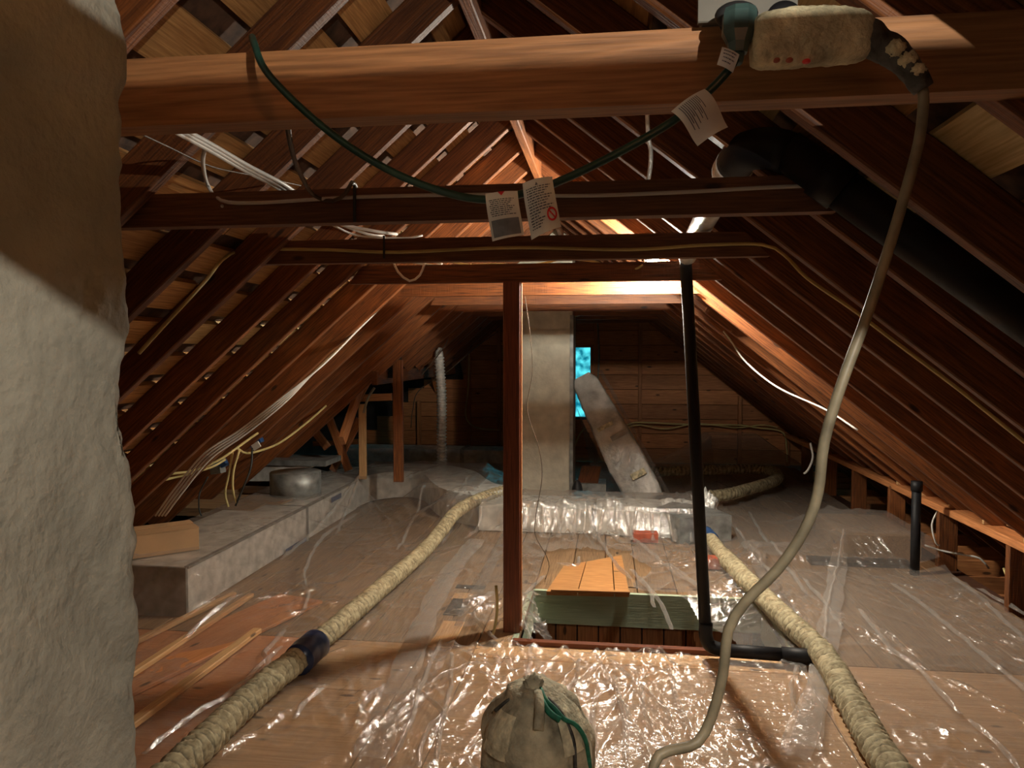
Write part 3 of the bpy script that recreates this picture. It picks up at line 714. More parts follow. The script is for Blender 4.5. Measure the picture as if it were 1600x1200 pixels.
# folded hem along the left edge of the central sheet
def hem(name, pts, wd, seed, parent):
    P = smooth_path([Vector((p.x, p.y, 0)) for p in pts], .02); vs = []; fs = []; K = 8
    for i, p in enumerate(P):
        t = (P[min(i + 1, len(P) - 1)] - P[max(0, i - 1)]).normalized(); s = Vector((t.y, -t.x, 0))
        for k in range(K + 1):
            u = k / K; q = p + s * ((u - .5) * wd * (1 + .3 * noise.noise(p * 5)))
            vs.append((q.x, q.y, .032 + .007 * math.sin(u * PI) + .008 * noise.noise(Vector((q.x * 22, q.y * 12, seed)))))
    for i in range(len(P) - 1):
        for k in range(K):
            a = i * (K + 1) + k; fs.append((a, a + 1, a + K + 2, a + K + 1))
    return mesh(name, vs, fs, 'film_hem', parent, smooth=True)
hem('folded_hem', [e0, fl(632, 1060), fl(672, 960), fl(705, 900), fl(745, 850)], .12, 3, s2)
hem('folded_hem', [fl(1240, 1200), fl(1262, 1130), fl(1285, 1060), fl(1300, 960), fl(1312, 870)], .10, 6, s4)
hem('folded_hem', [fl(1258, 1180), fl(1275, 1100), fl(1288, 1040)], .09, 8, s2)

# sharp standing creases where the film is doubled
def crease(parent, pix, hgt, wid, z0=.0, mat='film_hem', base=None):
    pts = []
    for k, q in enumerate(pix):
        p = fl(q[0], q[1], q[2] if len(q) > 2 else .03); pts.append(p)
    P = smooth_path(pts, .012); vs = []; fs = []; n_ = len(P)
    sd = noise.noise(P[0] * 7) * 9
    for i, p in enumerate(P):
        t = (P[min(i + 1, n_ - 1)] - P[max(0, i - 1)]).normalized(); sv = Vector((t.y, -t.x, 0)).normalized()
        e = min(1, i / 6, (n_ - 1 - i) / 6) * (.75 + .45 * noise.noise(Vector((i * .13, sd, 0)))); jx = sv * (.010 * noise.noise(Vector((i * .09, sd, 4))))
        hb = max(p.z, base(p.x, p.y) if base else p.z) + .004
        for (u, v) in ((-1, 0), (-.35, .75), (0, 1), (.35, .75), (1, 0)):
            q = p + jx + sv * (u * wid * (.6 + .4 * e)); vs.append((q.x, q.y, hb + v * hgt * e))
    for i in range(n_ - 1):
        for k in range(4): a = i * 5 + k; fs.append((a, a + 1, a + 6, a + 5))
    mesh('crease', vs, fs, mat, parent, smooth=True)
SA = bpy.data.objects['plastic_sheet']; SB, SC, SD = s2, s3, s4
for q in ([(1342, 952), (1372, 990), (1400, 1022), (1432, 1044), (1470, 1085), (1503, 1117)], [(1392, 912), (1440, 945), (1500, 995), (1560, 1045), (1640, 1110)],
          [(1490, 903), (1530, 935), (1580, 980), (1640, 1035)], [(1526, 920), (1560, 938), (1640, 985)], [(1515, 1125), (1560, 1165), (1600, 1215)], [(1340, 1100), (1372, 1150), (1400, 1190)],
          [(1255, 905), (1290, 945), (1318, 985)], [(1150, 830), (1180, 870), (1215, 905)], [(1170, 800), (1200, 850), (1240, 900), (1262, 930)], [(1320, 860), (1300, 920), (1290, 1000), (1284, 1050)]):
    crease(SD, q, .020, .013, base=H)
for q in ([(222, 1180), (300, 1120), (360, 1085), (422, 1040)], [(330, 1130), (370, 1105), (388, 1060), (440, 1010)], [(295, 1190), (310, 1165), (318, 1140)], [(410, 1050), (420, 1035), (412, 1022), (424, 1010), (445, 985)],
          [(470, 960), (482, 930), (476, 900), (505, 860), (560, 820)], [(440, 900), (500, 850), (560, 790), (585, 762)], [(525, 850), (555, 800), (570, 760)],
          [(620, 860), (640, 830), (665, 800)], [(560, 1122), (570, 1100), (600, 1070)], [(460, 1125), (480, 1095), (505, 1075)], [(240, 1030), (320, 985), (380, 950)]):
    crease(SA, q, .022, .014, base=H)
for q in ([(830, 1012), (826, 1045), (812, 1105)], [(930, 1022), (955, 1065), (985, 1120), (1022, 1190)], [(960, 1055), (975, 1120), (980, 1200)], [(1042, 1040), (1058, 1090), (1082, 1150)], [(950, 1030), (985, 1060), (1030, 1100), (1060, 1140)],
          [(932, 1080), (925, 1140), (935, 1200)], [(705, 1020), (704, 1070), (690, 1130), (682, 1200)], [(655, 1200), (665, 1150), (700, 1110), (740, 1080)], [(670, 1070), (720, 1045), (760, 1035)], [(640, 1075), (680, 1100), (700, 1130)],
          [(800, 1160), (850, 1110), (900, 1070), (930, 1040)], [(720, 1180), (770, 1150), (800, 1120)], [(1245, 1040), (1238, 1090), (1250, 1120)], [(1000, 1075), (1010, 1120), (1040, 1160)], [(860, 1100), (900, 1060), (905, 1030)], [(610, 1190), (640, 1140), (655, 1080), (690, 1000)]):
    crease(SB, q, .020, .012, base=base_b)
for q in ([(725, 842), (755, 825), (775, 812)], [(690, 850), (715, 815), (730, 790)], [(905, 808), (925, 825), (960, 880), (985, 905)], [(1000, 905), (1030, 940), (1050, 985)], [(985, 890), (1012, 920), (1022, 950)], [(1040, 880), (1075, 905), (1110, 935)],
          [(830, 1000), (812, 960), (822, 930), (850, 900)], [(1150, 940), (1110, 950), (1060, 930)], [(870, 880), (900, 885), (905, 870)], [(960, 830), (1000, 850), (1060, 900), (1130, 930)], [(775, 1000), (760, 985), (740, 960), (770, 925)]):
    crease(SC, q, .022, .014, base=lambda x, y: max(.03, H(x, y, .17)))
for k in range(16):   # pleats hanging over the front edge of the cross duct
    x = -.78 + k * .093 + .02 * math.sin(k * 5); vs = []; fs = []
    for i in range(9):
        t = i / 8; yy = 5.62 - .02 - .20 * t ** 1.5; zz = .235 - .20 * t; o_ = .05 * math.sin(k * 2.1) * t
        for (u, v) in ((-1, 0), (0, 1), (1, 0)): vs.append((x + o_ + u * .014, yy - v * .022, zz + v * .008))
    for i in range(8):
        for c_ in range(2): a = i * 3 + c_; fs.append((a, a + 1, a + 4, a + 3))
    mesh('pleat', vs, fs, 'film_hem', SC, smooth=True)

# ------------------------------------------------------------------ lagged pipes on the floor
def lag(seed):
    def f(s, a):
        w1 = noise.noise(Vector((s * 9, seed, math.cos(a)))) * .5 + .18 * math.sin(a * 2 + s * 30)
        ph = (s / .040 + a / (2 * PI) + w1) % 1.0
        return 1 + .24 * (ph ** 1.2) - .12 + .07 * noise.noise(Vector((s * 12, math.cos(a) * 1.5 + seed, math.sin(a) * 1.5))) + .05 * noise.noise(Vector((s * 40, math.cos(a) * 4, math.sin(a) * 4 + seed)))
    def cr(s, a):
        w1 = noise.noise(Vector((s * 9, seed, math.cos(a)))) * .5 + .18 * math.sin(a * 2 + s * 30)
        ph = (s / .040 + a / (2 * PI) + w1) % 1.0
        return (1 - ph / .42) ** .6 if ph < .42 else max(0, (ph - .93) / .07)
    f.cr = cr
    return f
def floor_path(pix, z): return [fl(px, py, z) for (px, py) in pix]
p1_ = empty('lagged_pipe', fl(300, 1180), label='long cloth-wrapped hose on the floor at left, with blue sleeve', cat='hose')
rr = .047
tube('wrapping', floor_path([(225, 1245), (300, 1178), (372, 1108), (437, 1052), (480, 1018)], .085), .052, 'lagging', p1_, sides=24, step=.006, rf=lag(1))
tube('wrapping', floor_path([(480, 1018), (530, 975), (600, 915), (650, 872), (672, 850)], .085) + [at(690, 828, 5.15), at(712, 801, 5.45), at(742, 783, 5.75), at(778, 770, 6.05), at(805, 763, 6.2)], .047, 'lagging', p1_, sides=24, step=.006, rf=lag(2))
tube('blue_sleeve', floor_path([(466, 1032), (480, 1018), (494, 1006)], .085), .068, 'navy_rubber', p1_, sides=20, step=.01, rf=lambda s, a: 1 + .05 * noise.noise(Vector((s * 30, a, 1))))
p2_ = empty('lagged_pipe', fl(1380, 1190), label='long cloth-wrapped hose on the floor at right', cat='hose')
tube('wrapping', floor_path([(1425, 1245), (1372, 1170), (1325, 1088), (1285, 1022), (1225, 965), (1170, 910), (1130, 868)], .08), .052, 'lagging', p2_, sides=24, step=.006, rf=lag(5))
tube('wrapping', floor_path([(1130, 868), (1112, 845), (1100, 828)], .08), .045, 'lagging', p2_, sides=22, step=.006, rf=lag(6))
tube('blue_tape', floor_path([(1112, 843), (1103, 833)], .08), .052, 'blue_plastic', p2_, sides=18, step=.01)
fw_ = at(1098, 795, 6.1)
f2 = empty('foil_joint', (fw_.x, 6.1, .1), label='crumpled silver foil joint behind the black pipe', cat='foil wrap')
blob('foil_body', (fw_.x, 6.05, .13), (.11, .11, .15), 'foil', f2, amp=.5, fr=4, nu=40, nv=26)
blob('foil_arm', (fw_.x - .22, 6.05, .12), (.20, .10, .09), 'foil', f2, amp=.5, fr=4, nu=36, nv=20, seed=4)
p3_ = tube('lagged_pipe', [fl(1105, 776, .13), fl(1140, 772, .13), fl(1180, 761, .13), fl(1208, 752, .14), fl(1216, 744, .15), fl(1205, 736, .15), fl(1170, 733, .15), fl(1100, 735, .14), fl(1020, 737, .13)], .052, 'lagging', None, sides=18, step=.014, rf=lag(9))
tag(p3_, 'smaller cloth-wrapped hose bent in a hairpin at right rear', 'hose')

# silver flexible hose on the left
h0, h1 = at(688, 543, 7.4), at(703, 764, 7.3)
sv = tube('flexible_duct', [h0, at(686, 556, 7.4), at(690, 620, 7.4), at(690, 690, 7.4), at(692, 735, 7.4), h1, at(712, 776, 7.2)], .048, 'foil', None, sides=20, step=.008,
          rf=lambda s, a: (1 + .17 * math.sin(s * 2 * PI / .034)) * min(1, .35 + s * 9))
tag(sv, 'upright silver corrugated flexible hose at left rear', 'flexible duct')

# foil-wrapped sloping duct at the far chimney
wd = empty('wrapped_duct', fl(1030, 790), label='plastic-wrapped silver duct leaning beside the far chimney', cat='duct')
a0 = at(912, 592, 7.25); a1 = at(1012, 785, 6.75)
ax = (a1 - a0); ln = ax.length; ax.normalize(); sx = ax.cross(Vector((0, 1, 0))).normalized(); sy = ax.cross(sx).normalized()
vs = []; fs = []; K = 28; NS = 60
for i in range(NS + 1):
    t = i / NS; hw = (.12 + .055 * min(1, t * 1.6)) * (1 if t < .93 else 1 - (t - .93) * 2); hd = .10
    if t < .05: hw *= .72 + t * 5.6
    for k in range(K):
        a = 2 * PI * k / K; cx = math.copysign(abs(math.cos(a)) ** .3, math.cos(a)); cy = math.copysign(abs(math.sin(a)) ** .3, math.sin(a))
        g = 1 + .05 * noise.noise(Vector((t * 9, cx * 2, cy * 2))) + .05 * noise.noise(Vector((t * 30, cx * 7, cy * 7)))
        vs.append(a0 + ax * (ln * t) + sx * (cx * hw * g) + sy * (cy * hd * g))
for i in range(NS):
    for k in range(K):
        a = i * K + k; b2 = i * K + (k + 1) % K; fs.append((a, b2, b2 + K, a + K))
fs.append(tuple(range(K))); fs.append(tuple(range(NS * K, NS * K + K)))
mesh('duct_body', vs, fs, 'white_wrap', wd, smooth=True)
def patch(t, u, w_, h_, mat, name):
    c = a0 + ax * (ln * t) + sx * u - sy * (.125 if sy.y > 0 else -.125)
    board(name, c - sx * w_ / 2, c + sx * w_ / 2, ax * h_, sy * .006, mat, wd)
patch(.52, .06, .17, .05, 'dull_metal', 'label_strip'); patch(.42, -.02, .16, .04, 'grime', 'tape_patch'); patch(.82, .05, .14, .06, 'grime', 'tape_patch')
vs = []; fs = []
for i in range(31):
    t = i / 30
    for k in range(9):
        u = k / 8; p = a0.lerp(a1, t) + sx * (.165 + .035 * u + .02 * t) + Vector((0, -.06, 0)) * u
        vs.append(p + Vector((0, 0, .02 * noise.noise(Vector((t * 20, u * 3, 0))))))
for i in range(30):
    for k in range(8): a = i * 9 + k; fs.append((a, a + 1, a + 10, a + 9))
mesh('film_edge', vs, fs, 'film_clear', wd, smooth=True)
vs = []; fs = []
lb = [at(905, 640, 7.35), at(940, 735, 7.3), at(975, 785, 7.0)]
for i in range(21):
    t = i / 20; c = lb[0].lerp(lb[2], t)
    for k in range(9):
        u = k / 8; p = c + Vector((-.16 * t * u - .02, .08 * u, -.25 * u * t + .02 * noise.noise(Vector((t * 8, u * 5, 3))))); p.z = max(p.z, .05); vs.append(p)
for i in range(20):
    for k in range(8): a = i * 9 + k; fs.append((a, a + 1, a + 10, a + 9))
mesh('hanging_film', vs, fs, 'film_milky', wd, smooth=True)
# clutter by the far chimney base
a = at(920, 770, 6.9)
o = board('wood_block', (a.x - .02, 6.85, .20), (a.x + .03, 7.15, .29), (.19, 0, 0), (0, 0, .03), 'rafter_wood'); tag(o, 'dark wooden block tilted on the box by the far chimney', 'block')
o = box('metal_box', (a.x - .12, 6.8, .0), (a.x + .16, 7.1, .19), 'dull_metal'); tag(o, 'low grey metal box at the foot of the far chimney', 'box')
o = blob('black_pot', (at(899, 770, 6.75).x + .02, 6.66, .13), (.05, .06, .12), 'charred', None, amp=.1); tag(o, 'small black pot against the far chimney corner', 'pot')
# bricks right of the pipe
bk = fl(1118, 890)
for i, (dx, dy, dz, rz, lb_) in enumerate(((0, 0, .0, .1, 'red brick beneath the film, beside the right hose'), (-.42, .62, 0, .0, 'red brick near the duct bend behind the black pipe'))):
    o = board('brick', (bk.x + dx - .09, bk.y + dy, .045 + dz), (bk.x + dx + .09, bk.y + dy + .02, .045 + dz), (0, .1, 0), (0, 0, .07), 'brick_red'); tag(o, lb_, 'brick')
# slotted grey box under the milky film at right
a = fl(1316, 885)
sb = empty('metal_box', (a.x, a.y, 0), label='boxed metal duct beneath the milky film at right', cat='duct')
box('box_body', (1.60, 5.22, .0), (2.10, 5.9, .165), 'floor_wood', sb)
box('dark_slot', (1.34, 5.02, .004), (1.98, 5.16, .03), 'charred', sb)

# ------------------------------------------------------------------ black vent pipe
vp = empty('vent_pipe', fl(1105, 1035), label='thin black vent pipe rising right of the hatch and elbowing to the roof', cat='pipe')
b0 = fl(1106, 1040, .0); base = Vector((b0.x, 3.42, .075)); top = at(1071, 402, 3.50)
tube('pipe_shaft', [base + Vector((0, 0, .03)), top], .0275, 'black_plastic', vp, sides=20, straight=True)
tube('pipe_bend', [base + Vector((0, .0, .09)), base + Vector((.0, 0, .03)), base + Vector((.02, -.004, -.012)), base + Vector((.07, -.01, -.028))], .031, 'black_plastic', vp, sides=20, step=.01)
tube('floor_pipe', [base + Vector((.06, -.01, -.028)), base + Vector((.36, -.03, -.028))], .030, 'black_plastic', vp, sides=20, straight=True)
tube('pipe_coupling', [base + Vector((.33, -.03, -.028)), base + Vector((.52, -.05, -.028))], .036, 'black_plastic', vp, sides=20, straight=True)
u0 = at(1074, 400, 3.47); u1 = at(1103, 340, 2.75); u2 = at(1146, 262, 2.08)
tube('foil_sleeve', [u0 + Vector((0, 0, .0)), at(1082, 380, 3.2), u1, u2], .042, 'foil', vp, sides=18, step=.03)
tube('clamp_ring', [at(1142, 268, 2.10), at(1150, 255, 2.03)], .052, 'foil', vp, sides=20, step=.01)
tube('pipe_elbow', [at(1148, 256, 2.04), at(1168, 236, 1.96), at(1205, 232, 1.9), at(1232, 240, 1.88)], .050, 'black_plastic', vp, sides=22, step=.02)
bp_ = [at(1228, 234, 1.88), at(1800, 640, 1.76)]
tube('roof_pipe', [bp_[0], bp_[-1]], .048, 'black_plastic', vp, sides=24, straight=True)
tube('pipe_coupling', [bp_[0].lerp(bp_[-1], .10), bp_[0].lerp(bp_[-1], .17)], .054, 'black_plastic', vp, sides=24, straight=True)
# short black pipe at the knee wall
a = at(1430, 858, 4.9); b_ = at(1430, 752, 4.9)
o = empty('vent_pipe', (a.x, 4.9, 0), label='short black pipe standing by the right knee wall', cat='pipe')
tube('pipe_shaft', [Vector((a.x, 4.9, -.02)), Vector((a.x, 4.9, b_.z - .04))], .028, 'black_plastic', o, sides=18, straight=True)
tube('pipe_cap', [Vector((a.x, 4.9, b_.z - .06)), Vector((a.x, 4.9, b_.z))], .034, 'black_plastic', o, sides=18, straight=True)

# ------------------------------------------------------------------ lamp behind the fourth collar
lp = empty('work_lamp', LAMP + Vector((0, 0, .1)), label='bare glowing bulb hanging behind the fourth beam', cat='lamp')
blob('bulb', LAMP, (.034, .034, .036), 'glow_bulb', lp, amp=0, nu=18, nv=12)
bpy.data.objects['bulb'].visible_shadow = True
tube('socket', [LAMP + Vector((-.055, .02, .012)), LAMP + Vector((-.028, .01, .006))], .016, 'black_plastic', lp, sides=14, straight=True)
cbl = tube('cable', [at(880, 404, 3.70), at(930, 409, 3.64), at(960, 422, 3.63), at(990, 421, 3.63), at(1006, 412, 3.66), LAMP + Vector((-.05, .02, .012))], .0055, 'yellow_cable', lp, sides=8, step=.02)

# ------------------------------------------------------------------ outlet, plug, transformer, cords at the first beam
ob = empty('outlet_box', at(1160, 40, 1.04), label='grey outlet box fixed on the nearest beam', cat='outlet')
p = at(1090, 38, 1.03); q = at(1245, 10, 1.03)
bxx = box('cover_plate', (p.x, 1.025, p.z), (q.x - .0, 1.035, p.z + .085), 'grey_box', ob, bev=True)
box('back_box', (p.x + .01, 1.036, p.z + .012), (q.x - .01, 1.10, p.z + .10), 'grey_box', ob)
pg = at(1157, 20, .985)
blob('socket_face', (pg.x, 1.02, pg.z + .005), (.022, .008, .020), 'black_plastic', ob, amp=0)
pg2 = at(1235, 12, .985); blob('socket_face', (pg2.x, 1.02, pg2.z + .005), (.022, .008, .020), 'black_plastic', ob, amp=0)
cord = empty('extension_cord', at(755, 312, .98), label='dark green extension cord slung beneath the nearest beam', cat='cord')
# plug body: tapering faceted prism hanging from the socket
def plug(parent):
    t0 = at(1156, 14, .965); t1 = at(1153, 84, .955); vs = []; fs = []
    st = [(0, .0185, .016), (.12, .0205, .018), (.55, .0205, .018), (.78, .0135, .013), (1.0, .011, .011)]
    d = t1 - t0; S = Vector((1, 0, 0)); T = Vector((0, 1, 0)); K = 8
    for (t, wx, wy) in st:
        for k in range(K):
            a = 2 * PI * (k + .5) / K; c = t0 + d * t
            vs.append(c + S * (math.cos(a) * wx * 1.05) + T * (math.sin(a) * wy * 1.05))
    for i in range(len(st) - 1):
        for k in range(K): a = i * K + k; b2 = i * K + (k + 1) % K; fs.append((a, a + K, b2 + K, b2))
    fs.append(tuple(range(K))); fs.append(tuple(range((len(st) - 1) * K, len(st) * K)))
    mesh('plug', vs, fs, 'green_plug', parent)
    blob('plug_face', (t0.x, t0.y + .026, t0.z + .004), (.027, .020, .016), 'charred', parent, amp=.02)
plug(cord)
tube('strain_relief', [at(1153, 82, .955), at(1150, 96, .95)], .0085, 'green_plug', cord, sides=12, straight=True, rf=None)
tube('flex', [at(396, 66, 1.10), at(394, 58, 1.07), at(398, 70, 1.03), at(415, 110, 1.0), at(470, 168, .98), at(540, 225, .97), at(620, 272, .96), at(700, 302, .95), at(762, 312, .95), at(815, 303, .95),
              at(870, 285, .95), at(960, 242, .95), at(1050, 190, .95), at(1105, 145, .95), at(1138, 110, .95), at(1150, 92, .95)], .0052, 'green_rubber', cord, sides=10, step=.012)

def tagpaper(name, px_quad, Y, label, lines, extra=None, curl=.006, mat='tag_paper', dark=None):
    """thin paper tag, bent, printed with rows of tiny marks; px_quad = TL,TR,BR,BL at depth Y"""
    q = [at(p[0], p[1], Y) for p in px_quad]; t = empty(name, q[0], label=label, cat='tag')
    NU, NV = 14, 18
    def pt(u, v, lift=0.0):
        p = q[0].lerp(q[1], u).lerp(q[3].lerp(q[2], u), v)
        b = curl * math.sin(u * PI) + curl * 1.2 * math.sin(v * 4.2 + .4)
        return p + Vector((0, -b - lift, 0))
    vs = []; fs = []
    for lift in (0, -.0006):
        for j in range(NV + 1):
            for i in range(NU + 1): vs.append(pt(i / NU, j / NV, lift))
    o_ = (NU + 1) * (NV + 1)
    for j in range(NV):
        for i in range(NU):
            a = j * (NU + 1) + i; fs.append((a, a + NU + 1, a + NU + 2, a + 1)); fs.append((a + o_, a + 1 + o_, a + NU + 2 + o_, a + NU + 1 + o_))
    mesh('paper', vs, fs, mat, t, smooth=True)
    # printed rows: each row a string of small word-like marks
    vs = []; fs = []; rnd = random.Random(len(lines) * 7 + int(px_quad[0][0]))
    def mark(u0, u1, v0, v1):
        n_ = max(1, int((u1 - u0) * 14)); k0 = len(vs)
        for i in range(n_ + 1):
            u = u0 + (u1 - u0) * i / n_; vs.append(pt(u, v0, .0007)); vs.append(pt(u, v1, .0007))
        for i in range(n_): a = k0 + i * 2; fs.append((a, a + 1, a + 3, a + 2))
    for (v, hh, u0, u1) in lines:
        u = u0
        while u < u1:
            wl_ = rnd.uniform(.03, .12); mark(u, min(u + wl_, u1), v, v + hh); u += wl_ + .022
    if vs:
        o = mesh('print', vs, fs, 'ink', t); tag(o, 'grey printed rows of small text')
    if extra: extra(t, pt)
    return t
rows = [(.17 + .042 * i, .020, .10 + .02 * (i % 3), .88 - .06 * ((i * 5) % 4)) for i in range(9)]
def redtri(t, pt):
    mesh('red_triangle', [pt(.40, .0, .001), pt(.62, .0, .001), pt(.51, .10, .001)], [(0, 2, 1)], 'red_print', t)
    vs = [pt(u, v, .0011) for v in (.60, .95) for u in [i / 8 * .85 + .08 for i in range(9)]]
    mesh('print_block', vs, [(i, i + 9, i + 10, i + 1) for i in range(8)], 'grey_ink', t)
plain('grey_ink', (.17, .19, .23), rough=.6, nscale=60, namp=.2)
tagpaper('paper_tag', [(759, 304), (809, 299), (818, 366), (768, 376)], .943, 'left white warning tag with red triangle on the green cord', rows, redtri)
def stopc(t, pt):
    vs = []; K = 24
    for k in range(K):
        a = 2 * PI * k / K
        for r_ in (.085, .125): vs.append(pt(.80 + r_ * math.cos(a) * 1.25, .72 + r_ * math.sin(a), .001))
    mesh('red_ring', vs, [(2 * k, 2 * k + 1, (2 * k + 3) % (2 * K), (2 * k + 2) % (2 * K)) for k in range(K)], 'red_print', t)
    mesh('red_slash', [pt(.72, .66, .0012), pt(.75, .64, .0012), pt(.89, .78, .0012), pt(.86, .80, .0012)], [(0, 3, 2, 1)], 'red_print', t)
    mesh('warning_triangle', [pt(.42, .14, .001), pt(.52, .14, .001), pt(.47, .07, .001)], [(0, 1, 2)], 'ink', t)
rows2 = [(.16 + .046 * i, .022, .10 + .01 * (i % 3), (.9 if i < 10 else .6) - .07 * ((i * 5) % 4)) for i in range(16)]
tagpaper('paper_tag', [(817, 288), (863, 277), (876, 352), (829, 373)], .940, 'right white warning tag with red ring on the green cord', rows2, stopc, curl=.009)
def lines3(t, pt):
    vs = []; fs = []
    for i in range(11):   # rows run along the tag, perpendicular to the cord
        u = .14 + .05 * i; ln_ = (.62, .50, .66, .40, .58, .30, .52, .44, .60, .22, .36)[i]
        k = len(vs)
        for s_ in range(7):
            v = .07 + ln_ * s_ / 6; vs.append(pt(u, v, .0008)); vs.append(pt(u + .022, v, .0008))
        for s_ in range(6): a = k + s_ * 2; fs.append((a, a + 2, a + 3, a + 1))
    o = mesh('print', vs, fs, 'ink', t)
tagpaper('paper_tag', [(1048, 176), (1100, 141), (1140, 194), (1092, 224)], .935, 'largest white tag tied to the green cord below the beam', [], lines3, curl=.010)
tagpaper('paper_tag', [(1128, 74), (1155, 86), (1146, 112), (1121, 99)], .935, 'small white tag wrapped beneath the green plug', [(.15, .08, .15, .85), (.35, .06, .15, .8), (.52, .06, .2, .85), (.7, .06, .2, .7)], None, curl=.003)

# grimy adapter with taped lead
ad_ = empty('power_adapter', at(1265, 60, .97), label='grimy tan power adapter plugged in beside the green plug', cat='adapter')
ca = at(1266, 58, .965)
vs = []; fs = []; K = 36; NS = 40; Lh = .073
for i in range(NS + 1):
    t = -1 + 2 * i / NS; ex = (1 - abs(t) ** 5) ** (1 / 5) if abs(t) < 1 else 0
    for k in range(K):
        a = 2 * PI * k / K; cx = math.copysign(abs(math.cos(a)) ** .6, math.cos(a)); cy = math.copysign(abs(math.sin(a)) ** .75, math.sin(a))
        g = 1 + .05 * noise.noise(Vector((t * 7, cx * 2, cy * 2))) + .03 * noise.noise(Vector((t * 22, cx * 6, cy * 6)))
        hgt = (.034 - .004 * max(0, t)) * ex * g
        vs.append(ca + Vector((t * Lh, cx * .026 * ex * g, cy * hgt - .006 * (t + .3) * .0 - .004 * t * t)))
for i in range(NS):
    for k in range(K): a = i * K + k; b2 = i * K + (k + 1) % K; fs.append((a, a + K, b2 + K, b2))
mesh('adapter_body', vs, fs, 'grime', ad_, smooth=True)
for i, px in enumerate((1212, 1232)):
    p = at(px, 96, .955); blob('indicator', p + Vector((0, -.004, 0)), (.0045, .005, .003), 'brick_red', ad_, amp=0, nu=12, nv=8)
p = at(1258, 99, .955); blob('indicator', p + Vector((0, -.006, 0)), (.005, .005, .003), 'red_led', ad_, amp=0, nu=12, nv=8)
tube('tape_wrap', [at(1348, 55, .965), at(1372, 68, .96), at(1400, 85, .955), at(1425, 112, .95), at(1442, 140, .95)], .016, 'canvas_dark', ad_, sides=18, step=.004,
     rf=lambda s, a: (1.35 - s * 6.2) * (1 + .16 * noise.noise(Vector((s * 60, a * 1.5, 0)))))
for i, (px, py, r_) in enumerate(((1398, 78, .011), (1416, 95, .011), (1431, 112, .010))):
    blob('grime_patch', at(px, py, .945) + Vector((0, -.004, 0)), (r_, .007, r_ * .8), 'grime', ad_, amp=.5, fr=3, nu=20, nv=12, seed=i)
bc = tube('power_lead', [at(1441, 138, .95), at(1443, 160, .95), at(1436, 220, .94), at(1412, 310, .93), at(1385, 400, .92), at(1352, 500, .91), at(1315, 600, .90), at(1288, 690, .90), at(1278, 770, .90), at(1256, 830, .90),
                    at(1215, 890, .90), at(1165, 940, .90), at(1138, 985, .90), at(1130, 1050, .90), at(1112, 1120, .90), at(1090, 1160, .89), at(1060, 1170, .88), at(1030, 1180, .87), at(1018, 1215, .86), at(1010, 1290, .84)], .0062, 'beige_cord', None, sides=12, step=.015)
tag(bc, 'long dirty beige cord hanging from the adapter across the right', 'cord')

# ------------------------------------------------------------------ cables on beams and rafters
def cable(name, pts, r, mat, label, straight=False, sides=8):
    o = tube(name, [at(*p) for p in pts], r, mat, None, sides=sides, step=.03, straight=straight); return tag(o, label, 'cable')
C2 = CY[3] - .008; C3 = CY[4] - .008
cable('cable', [(320, 232, 1.62), (317, 255, 1.7), (325, 290, 1.93), (345, 313, C2), (400, 317, C2), (560, 308, C2), (760, 304, C2), (900, 306, C2), (1050, 301, C2), (1200, 293, C2), (1290, 290, C2), (1312, 295, C2)], .005, 'white_cable', 'white cable stapled along the second beam')
cable('cable', [(217, 552, 2.18), (255, 510, 2.20), (320, 440, 2.35), (350, 404, 2.6), (385, 391, C3), (500, 390, C3), (620, 394, C3), (800, 387, C3), (980, 390, C3), (1100, 383, C3), (1190, 382, C3), (1225, 398, C3), (1262, 435, 2.66), (1330, 482, 2.62), (1400, 535, 2.6), (1500, 610, 2.55), (1600, 690, 2.5), (1680, 750, 2.45)], .0062, 'yellow_cable', 'dull yellow cable along the third beam and down both slopes')
for i in range(3):
    cable('cable', [(236 + i * 3, 186 - i * 4, 1.42), (320 + i * 3, 231 - i * 4, 1.6), (380 + i * 4, 265 - i * 3, 1.75), (428 + i * 6, 290 - i * 2, 1.88), (450 + i * 6, 305 - i * 2, 2.0)], .0055, 'white_cable',
          ['lowest of three white cables bundled at upper left', 'middle of three white cables bundled at upper left', 'uppermost of three white cables bundled at upper left'][i])
for i in range(4):
    cable('cable', [(612 - i * 4, 464 + i, 4.8), (560 - i * 3, 515 + i * 3, 4.5), (505 - i * 3, 570 + i * 2, 4.2), (440 + i * 2, 622 + i * 2, 4.05), (375 + i * 3, 672 + i * 2, 4.0), (320 + i * 3, 708 + i * 3, 3.95), (272 + i * 4, 765 + i * 2, 3.95), (243 + i * 5, 806, 4.0)], .0058, 'white_cable',
          ['outer white cable of the bundle down the left rafters', 'second white cable of the bundle down the left rafters', 'third white cable of the bundle down the left rafters', 'inner white cable of the bundle down the left rafters'][i])
cable('cable', [(505, 340, 2.9), (540, 352, 3.0), (590, 362, 3.1), (620, 366, 3.2)], .007, 'white_cable', 'short white cable above the third beam')
cable('cable', [(530, 350, 3.0), (575, 366, 3.1), (600, 369, 3.2)], .006, 'white_cable', 'second short white cable just above the third beam')
cable('cable', [(520, 352, 3.05), (560, 368, 3.15), (630, 372, 3.2), (660, 368, 3.25)], .0045, 'white_cable', 'thin white cable curling above the third beam')
C4 = CY[5] - .01
cable('cable', [(614, 407, C4), (622, 425, C4 - .01), (640, 439, C4 - .01), (656, 430, C4 - .01), (664, 410, C4)], .006, 'white_cable', 'small grey cable loop hanging on the fourth beam')
cable('cable', [(640, 409, C4 + .1), (680, 415, C4 + .03), (690, 412, C4 + .05), (665, 407, C4 + .1)], .006, 'white_cable', 'white cable end curled on top of the fourth beam')
